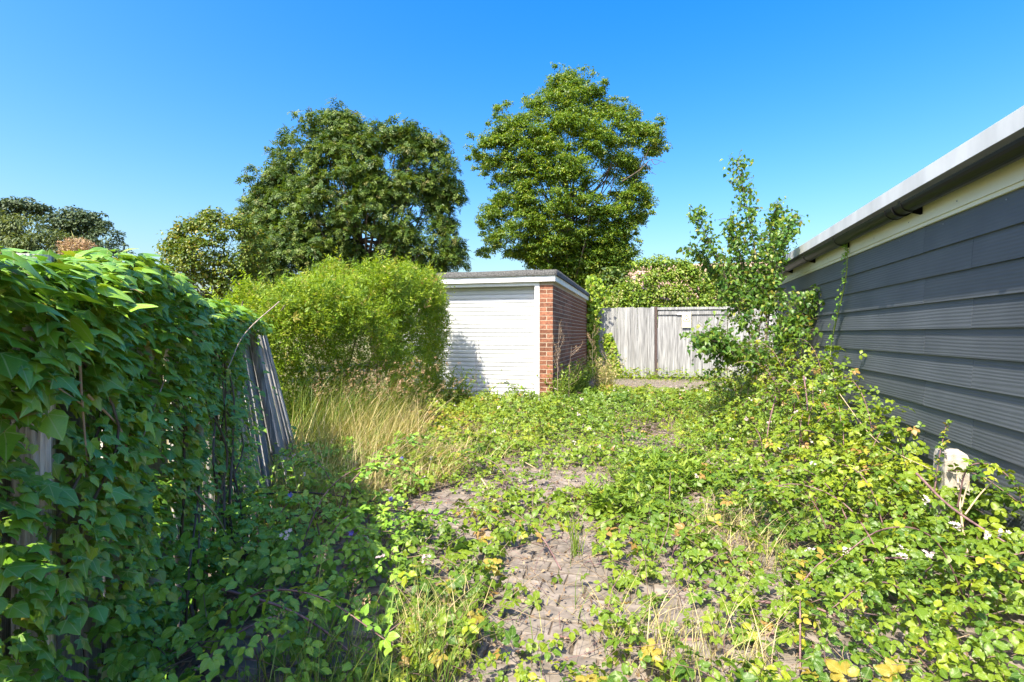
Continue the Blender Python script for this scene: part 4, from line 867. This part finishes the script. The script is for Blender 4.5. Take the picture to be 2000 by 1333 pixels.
def tree(name, label, poly, d0, base_px, n, rc, m, tpls, ls, mat, rt, seed, bark='bark', depth=1.0, cap=120, hole=-.5, squash=.7, droop=.35, hollow=.5, group=None, cat='tree', tipup=0.0, fn=.6, nb=26):
    r = np.random.default_rng(seed); base = W((base_px - 1000) / F * d0, d0); t = thing(name, label, cat, base, group)
    C = crown_clumps(poly, d0, n, r, depth, cap, hole, fn, seed); P, Nn, T = clump_leaves(C, r.uniform(*rc, n), m, r, squash, droop, hollow, tipup)
    foliage('crown', tpls, P, Nn, T, r.uniform(*ls, len(P)), mat, t); limbs(base, C, r, rt, name, bark, t, nb); return t, C
def ragged(t, poly, d0, n, tpls, ls, mat, seed, m, rc, out=16):
    r = np.random.default_rng(seed); poly = np.array(poly, float); c = poly.mean(0); C = []
    for _ in range(n):
        i = r.integers(len(poly)); a, b = poly[i], poly[(i + 1) % len(poly)]; p = a + (b - a) * r.random()
        if p[1] > 500: continue
        C.append(W((p[0] + (p - c)[0] / np.linalg.norm(p - c) * r.uniform(-8, out) - 1000) / F * d0, d0 + r.uniform(-1.2, 1.2), H - (p[1] + (p - c)[1] / np.linalg.norm(p - c) * r.uniform(-8, out) - HORIZON) / F * d0))
    C = np.array(C); P, Nn, T = clump_leaves(C, r.uniform(rc * .5, rc, len(C)), m, r, .8, .1, .1); foliage('outer_sprays', tpls, P, Nn, T, r.uniform(*ls, len(P)), mat, t)
lime_poly = [(1085, 160), (1110, 155), (1135, 170), (1165, 168), (1180, 215), (1235, 220), (1255, 255), (1290, 265), (1280, 305), (1255, 330), (1240, 345), (1262, 385), (1268, 410), (1245, 435), (1225, 460), (1232, 500), (1210, 540), (1090, 545), (1040, 525), (1030, 505), (950, 500), (945, 485), (975, 450), (940, 440), (950, 420), (978, 385), (965, 360), (950, 330), (928, 315), (935, 285), (962, 265), (975, 240), (975, 220), (1030, 205), (1045, 190)]
t, C = tree('lime_tree', 'tall rounded broadleaf tree standing behind the brick garage', lime_poly, 20, 1115, 820, (.26, .56), 76, lime_t, (.06, .105), 'lime_leaf', .22, 81, depth=.9, cap=110, hole=-.42, squash=.8, fn=1.5, nb=60, hollow=.25)
C3 = crown_clumps([(1030, 470), (1235, 470), (1240, 520), (1215, 560), (1070, 570), (1035, 520)], 20, 130, np.random.default_rng(3), .8, 60, -.9, 1.2, 4); P, Nn, T = clump_leaves(C3, .45, 60, np.random.default_rng(4), .9, .6, .25); foliage('low_crown', lime_t, P, Nn, T, .12, 'lime_leaf', t)
ragged(t, lime_poly, 20, 130, lime_t, (.07, .11), 'lime_leaf', 6, 26, .3, 14)
bp = [at(x, y, 18.8) for x, y in ((1215, 355), (1250, 332), (1272, 312), (1300, 318))]; tubes('dead_branch', [(curve(bp, 14), (.025, .006)), (curve([at(1262, 320, 18.8), at(1270, 335, 18.8), at(1282, 342, 18.8)], 8), (.015, .005)), (curve([at(1272, 312, 18.8), at(1280, 322, 18.8), at(1296, 312, 18.8)], 8), (.015, .005))], 'bark', t, 5)
con_poly = [(640, 232), (672, 228), (705, 240), (735, 262), (770, 258), (800, 255), (815, 275), (840, 280), (862, 300), (880, 325), (885, 345), (870, 360), (890, 380), (880, 400), (860, 410), (868, 425), (880, 450), (890, 480), (900, 520), (905, 545), (480, 560), (492, 470), (490, 445), (500, 420), (515, 370), (540, 370), (535, 340), (560, 325), (555, 290), (600, 295), (600, 262), (632, 260)]
t, C = tree('conifer_tree', 'broad dark conifer with feathery sprays behind the hedge', con_poly, 17, 745, 640, (.26, .5), 44, frond_t, (.16, .28), 'conifer', .24, 82, depth=.85, cap=110, hole=-.42, squash=.85, droop=.1, hollow=.35, fn=1.2, nb=80)
C3 = crown_clumps([(465, 610), (478, 510), (500, 460), (560, 450), (640, 480), (660, 610)], 15.5, 130, np.random.default_rng(8), .6, 50, -.9, 1.2, 4); P, Nn, T = clump_leaves(C3, .32, 52, np.random.default_rng(9), .85, .1, .3); foliage('low_sprays', frond_t, P, Nn, T, .2, 'conifer', t)
ragged(t, con_poly, 17, 120, frond_t, (.16, .28), 'conifer', 7, 16, .3, 18)
C2 = np.array([at(x, y, 17 + U(-1, .5)) for x, y in ((560, 262), (562, 275), (430 + 110, 330), (512, 380), (500, 400), (883, 322), (895, 375), (892, 385), (640, 236), (672, 232), (790, 260), (905, 520))]); P, Nn, T = clump_leaves(C2, .28, 26, np.random.default_rng(5), .8, .0, .3); foliage('outer_sprays', frond_t, P, Nn, T, .24, 'conifer', t)
lau_poly = [(335, 470), (350, 445), (375, 430), (410, 418), (440, 418), (470, 428), (495, 445), (510, 480), (515, 600), (360, 600), (330, 540), (327, 500)]
tree('laurel_shrub', 'rounded evergreen shrub with yellowing leaves left of the conifer', lau_poly, 12, 425, 300, (.12, .28), 50, [oval2, oval], (.055, .095), 'laurel_leaf', .09, 83, depth=.9, cap=80, hole=-.5, squash=.85, cat='shrub', fn=1.5)
low = [(500, 500), (560, 480), (620, 490), (640, 560), (480, 600)]
pineA = [(5, 405), (40, 388), (70, 392), (85, 410), (78, 425), (60, 425), (40, 432), (10, 436), (-30, 440), (-30, 415)]
pineB = [(88, 425), (110, 412), (140, 404), (155, 420), (175, 415), (200, 420), (200, 440), (190, 452), (175, 462), (160, 475), (120, 470), (95, 450)]
tree('pine_tree', 'distant dark pine with cloud-like crown at the far left', pineA, 45, 20, 70, (.5, .95), 60, [oval2], (.16, .3), 'pine_leaf', .25, 84, cap=40, hole=-.6, squash=.55, group='distant trees at the left', cat='tree')
tree('pine_tree', 'distant pine with a wide gap in its crown, right of the far-left one', pineB, 45, 135, 95, (.5, .95), 60, [oval2], (.16, .3), 'pine_leaf', .25, 85, cap=40, hole=-.5, squash=.55, group='distant trees at the left')
tree('weeping_tree', 'distant pale olive weeping tree below the two pines', [(-30, 450), (10, 432), (60, 428), (90, 440), (120, 455), (135, 480), (140, 530), (-30, 530)], 42, 60, 150, (.5, .9), 60, [slim], (.25, .45), 'willow_leaf', .2, 86, cap=50, hole=-.7, squash=1.1, droop=1.2, group='distant trees at the left')
tree('thin_tree', 'distant thin grey-green tree at the right end of the far trees', [(165, 470), (190, 452), (205, 440), (218, 436), (215, 450), (228, 450), (240, 470), (245, 500), (240, 525), (160, 530)], 44, 205, 75, (.4, .7), 52, [oval2], (.14, .26), 'pine_leaf', .15, 87, cap=40, hole=-.4, squash=.9, group='distant trees at the left')
# brown seeding plant behind the ivy
b = W((150 - 1000) / F * 3.6, 3.6); bz = thing('brown_seed_plant', 'round tan-brown seeding plant rising behind the ivy', 'plant', b)
e = at(152, 488, 3.6); lines = [(curve([b, e + np.array([U(-.06, .06), U(-.06, .06), -.25]), e + rnd_dir(1)[0] * .09], 8), .002) for _ in range(40)]; tubes('stems', lines, 'dry_cane', bz, 3)
P = e + rnd_dir(1500) * (.115 * rng.random((1500, 1)) ** .4) * np.array([1, 1, .75]); foliage('seed_heads', [narrow], P, rnd_dir(1500), rnd_dir(1500) + UP[None] * .6, .02, 'seed_head', bz)
base = np.tile(e - UP * .17, (90, 1)) + rng.normal(size=(90, 3)) * .05; blades('leaves', base, rng.uniform(.1, .22, 90), np.array([-.2, 0, 0]), .005, 'dry_grass', bz, seed=91, curl=.9)

# ------------------------------------------------------------------ house and shrubs behind the back fence
hb = at(1390, 515, 26); hs_ = thing('house', 'low house with pinkish tiled roof far behind the back fence', 'house', (hb[0], hb[1], 0))
hx0, hx1, hy = W(4.2, 26)[0], W(16, 26)[0], hb[1]; hz = hb[2]
def gable():
    V = [(hx0, hy - 3, 2.7), (hx1, hy - 3, 2.7), (hx1, hy, hz), (hx0, hy, hz), (hx0, hy + 3, 2.7), (hx1, hy + 3, 2.7)]; V += [(x, y, z - .12) for x, y, z in V]
    me = bpy.data.meshes.new('roof'); me.from_pydata(V, [], [(0, 1, 2, 3), (3, 2, 5, 4), (6, 9, 8, 7), (9, 10, 11, 8), (0, 6, 7, 1), (4, 5, 11, 10), (0, 3, 9, 6), (3, 4, 10, 9), (1, 7, 8, 2), (2, 8, 11, 5)]); me.materials.append(MATS['roof_tile']); return me
link('roof', gable(), hs_); box('wall', (hx0 + .3, hy - 2.6, 0), (hx1 - .3, hy + 2.6, 2.62), 'render_wall', hs_)
rows = []
for k in range(14):
    f0 = k / 14; y = hy - 3 + 3 * f0; z = 2.7 + (hz - 2.7) * f0; box('tile_course', (hx0 - .02, y, z + .01), (hx1 + .02, y + .23, z + .035), 'roof_tile', hs_)
wis = [(1190, 600), (1200, 572), (1235, 545), (1245, 515), (1285, 508), (1320, 512), (1350, 520), (1370, 540), (1400, 545), (1440, 570), (1450, 640), (1190, 640)]
t, C = tree('flowering_shrub', 'pale green shrub with hanging cream catkins above the timber gate', wis, 15.6, 1290, 430, (.2, .38), 44, [slim, oval2], (.075, .13), 'wisteria_leaf', .08, 88, depth=.5, cap=70, hole=-.75, cat='shrub', fn=2.2)
r = np.random.default_rng(92); sel = C[r.choice(len(C), 90)]; sel = sel[sel[:, 2] > 2.0]; P = np.concatenate([s_[None] - W(0, .35) + r.normal(size=(1, 3)) * .15 - UP * np.linspace(0, .28, 9)[:, None] + r.normal(size=(9, 3)) * .012 for s_ in sel]); foliage('catkins', [oval2], P, rnd_dir(len(P)), -UP[None] + rnd_dir(len(P)) * .5, .06, 'catkin', t)
tree('dark_shrub', 'dark leafy shrub between the garage and the flowering shrub', [(1140, 640), (1150, 560), (1180, 530), (1215, 535), (1225, 560), (1215, 640)], 17, 1180, 90, (.25, .4), 44, [oval2], (.09, .14), 'conifer', .08, 89, depth=.6, cap=60, hole=-.9, cat='shrub')
tree('garden_shrub', 'mixed green shrub behind the fence, right of the flowering shrub', [(1380, 640), (1375, 545), (1400, 528), (1440, 522), (1500, 535), (1560, 545), (1570, 640)], 16, 1470, 220, (.22, .4), 44, [oval2], (.07, .12), 'wisteria_leaf', .08, 90, depth=.6, cap=70, hole=-.6, cat='shrub', fn=2.0)
# ivy climbing at the rear corner of the garage and on the back fence
ic = thing('climbing_ivy', 'yellow-green ivy climbing the rear corner of the brick garage', 'ivy', (GXR + .15, FY - .25, 0))
r = np.random.default_rng(94); n = 1500; z = r.uniform(.1, 2.75, n); wz = np.interp(z, [0, .6, 1.8, 2.1, 2.5, 2.8], [.2, .13, .16, .3, .26, .08]); P = np.c_[GXR + .14 + r.normal(size=n) * wz * .6, FY - .3 + r.normal(size=n) * .12, z]
P[:, 0] = np.maximum(P[:, 0], GXR + .03); foliage('foliage', ivy_t, P, np.array([[.3, -1, .5]]) + r.normal(size=(n, 3)) * .5, -UP[None] + r.normal(size=(n, 3)) * .6, r.uniform(.06, .11, n), 'hedge', ic)
tubes('stem', [(curve([(GXR + .12, FY - .22, 0), (GXR + .08, FY - .22, 1.2), (GXR + .15, FY - .22, 2.6)], 12), (.02, .006))], 'bark', ic, 6)
i2 = thing('climbing_ivy', 'small ivy column climbing the foot of the board fence', 'ivy', (fx(1192, FY - .1), FY - .08, 0)); n = 520; z = r.uniform(.02, 1.22, n); P = np.c_[fx(1190, FY) + .12 * (1.1 - z) + r.normal(size=n) * np.interp(z, [0, .4, 1.2], [.26, .1, .07]), FY - .09 + r.normal(size=n) * .03, z]
foliage('foliage', ivy_t, P, np.array([[.0, -1, .5]]) + r.normal(size=(n, 3)) * .5, -UP[None] + r.normal(size=(n, 3)) * .6, r.uniform(.045, .085, n), 'hedge', i2); tubes('stem', [(np.array([(fx(1192, FY), FY - .03, 0), (fx(1190, FY), FY - .03, .6), (fx(1190, FY), FY - .03, 1.2)]), .01)], 'bark', i2, 5)
n = 1500; X = r.uniform(GXR + .1, gt1 + .4, n); P = np.c_[X, FY - .08 - np.abs(r.normal(size=n)) * .3, r.random(n) ** 2 * .28 + .01]
fw = foliage('weeds', [slim, oval2], P, UP[None] + r.normal(size=(n, 3)) * .5, r.normal(size=(n, 3)) + UP[None] * .4, r.uniform(.04, .1, n), 'hedge'); fw['label'] = 'low green weeds along the foot of the board fence and gate'; fw['category'] = 'weeds'

# ------------------------------------------------------------------ young birch in the brambles on the right
bd = 6.1; bb = W((1490 - 1000) / F * bd, bd); bi = thing('birch_sapling', 'young multi-stemmed birch rising from the brambles by the clad wall', 'tree', bb)
r = np.random.default_rng(95)
def P6(x, y, dz=0.0): return at(x, y, bd + dz)
stems = [[(1490, 760, 0), (1497, 620, 0), (1480, 520, 0), (1462, 420, 0), (1440, 315, .05)], [(1485, 700, .1), (1440, 600, .1), (1400, 500, .15), (1355, 415, .2)], [(1495, 680, -.1), (1510, 560, -.1), (1525, 480, -.15), (1548, 425, -.15)], [(1480, 660, 0), (1500, 540, .15), (1505, 470, .2), (1515, 405, .2)], [(1470, 700, -.2), (1440, 690, -.3), (1410, 672, -.35), (1385, 655, -.4)], [(1500, 690, -.2), (1550, 640, -.3), (1590, 575, -.35)], [(1480, 720, -.2), (1430, 690, -.35), (1370, 670, -.45)], [(1470, 640, .3), (1420, 560, .4), (1350, 488, .5)], [(1480, 600, .2), (1450, 520, .25), (1425, 430, .3)]]
lines = []; anchors = []
for k, s in enumerate(stems):
    L = curve([P6(*p) for p in s], 24); lines.append((L, (.016 if k == 0 else .008, .0022))); f0 = .3 if k == 0 else .2
    for q in L[int(len(L) * f0):]:
        for _ in range(8 if k == 0 else 7):
            a = r.normal(size=3) * np.array([1, 1, .5]); e = q + unit(a) * r.uniform(.08, .40 if q[2] < 1.75 else .16) + np.array([0, 0, .03]); lines.append((np.array([q, (q + e) / 2 + np.array([0, 0, .02]), e]), .0016)); anchors.append((q, e))
tubes('trunk', lines[:1], 'pale_bark', bi, 7); tubes('limbs', lines[1:], 'bark', bi, 4)
Pb = []
for q, e in anchors:
    m = r.integers(5, 9) if q[2] < 1.75 else r.integers(3, 7); f = r.uniform(.15, 1.05, m)[:, None]; Pb.append(q + (e - q) * f + r.normal(size=(m, 3)) * .03)
Pb = np.concatenate(Pb); n = len(Pb); T = -UP[None] + r.normal(size=(n, 3)) * .55; Nn = r.normal(size=(n, 3)) + np.array([[-.2, -.7, .25]])
blf = strip_leaf([(0, 0), (.3, .16), (.34, .3), (.2, .62), (0, 1)], .25, .3); foliage('crown', [blf], Pb, Nn, T, r.uniform(.04, .07, n), 'birch_leaf', bi, smooth=True)
# bramble shoots climbing the clad wall
vn = thing('climbing_bramble', 'single bramble shoot climbing the dark clad wall to the gutter', 'brambles', wp(wall_k(1640), .08))
kA, kB = wall_k(1640), wall_k(1668); pts = [wp(kA + .1, .08, .55), wp(kA, .09, .9), wp(kA - .02, .07, 1.15), wp(kA * .4 + kB * .6, .07, 1.45), wp(kB, .06, 1.75), wp(kB, .055, 2.05)]; L = curve(pts, 30); tubes('cane', [(L, (.008, .004))], 'green_stem', vn, 6)
sel = np.repeat(L[5:], 2, 0); n = len(sel); foliage('leaves', br_md, sel + r.normal(size=(n, 3)) * .012 + WN * .02, WN[None] + UP[None] * .6 + r.normal(size=(n, 3)) * .4, -UP[None] * .2 + r.normal(size=(n, 3)), r.uniform(.02, .04, n), 'bramble_shade_lift', vn)
for k, (px, top, lb) in enumerate(((1585, .98, 'short bramble shoot between the birch and the clad wall'), (1612, 1.05, 'slim bramble shoot just left of the one climbing to the gutter'))):
    b = wp(wall_k(px), .22, .0); v2 = thing('bramble_shoot', lb, 'brambles', b, 'upright bramble shoots'); L = curve([b, b + UP * top * .5 + WN * .04, b + UP * top + WD * U(-.05, .05)], 14); tubes('cane', [(L, (.007, .003))], 'cane', v2, 5); sel = np.repeat(L[7:], 2, 0); n = len(sel)
    foliage('leaves', br_md, sel + r.normal(size=(n, 3)) * .02, UP[None] + r.normal(size=(n, 3)) * .5, r.normal(size=(n, 3)), r.uniform(.03, .05, n), 'bramble', v2)
vs = thing('bramble_shoot', 'upright bramble tip with reddish leaves beside the concrete post', 'brambles', at(1835, 1000, 2.72), 'upright bramble shoots'); L = curve([at(1825, 960, 2.7), at(1835, 890, 2.7), at(1850, 822, 2.7)], 14); tubes('cane', [(L, (.004, .002))], 'cane', vs, 5); sel = np.repeat(L[4:], 2, 0); n = len(sel); foliage('leaves', br_md, sel + r.normal(size=(n, 3)) * .006, UP[None] + r.normal(size=(n, 3)) * .6, r.normal(size=(n, 3)) + UP[None] * .3, r.uniform(.014, .03, n), 'bramble', vs)
va = thing('bramble_shoot', 'arching bramble spray hanging in front of the lowest clad boards', 'brambles', at(1900, 1000, 2.45), 'upright bramble shoots'); L = curve([at(1870, 990, 2.5), at(1890, 915, 2.45), at(1940, 910, 2.4), at(1985, 950, 2.35), at(1995, 985, 2.33)], 24); tubes('cane', [(L, (.004, .002))], 'cane', va, 5); sel = L[6::1]; n = len(sel); foliage('leaves', br_hi, sel + r.normal(size=(n, 3)) * .008, UP[None] + r.normal(size=(n, 3)) * .5, r.normal(size=(n, 3)), r.uniform(.028, .042, n), 'bramble', va, smooth=True)
# concrete post stump
cp = at(1858, 878, 2.76); cb_ = bpy.data.meshes.new('concrete_post')
V = []
for z, s in ((-.02, 1), (.2, 1), (.4, .99), (.53, .98), (.565, .86)):
    for x, y in ((-.058, -.05), (.058, -.05), (.06, .05), (-.06, .05)): V.append((cp[0] + x * s + U(-.003, .003), cp[1] + y * s + U(-.003, .003), z + (U(-.012, .012) if z > .5 else 0)))
Fq = [(3, 2, 1, 0)] + [(4 * k + i, 4 * k + (i + 1) % 4, 4 * k + 4 + (i + 1) % 4, 4 * k + 4 + i) for k in range(4) for i in range(4)] + [(16, 17, 18, 19)]
cb_.from_pydata(V, [], Fq); cb_.materials.append(MATS['concrete']); tag(link('concrete_post', cb_), 'broken pale concrete post standing in brambles by the clad wall', 'post')
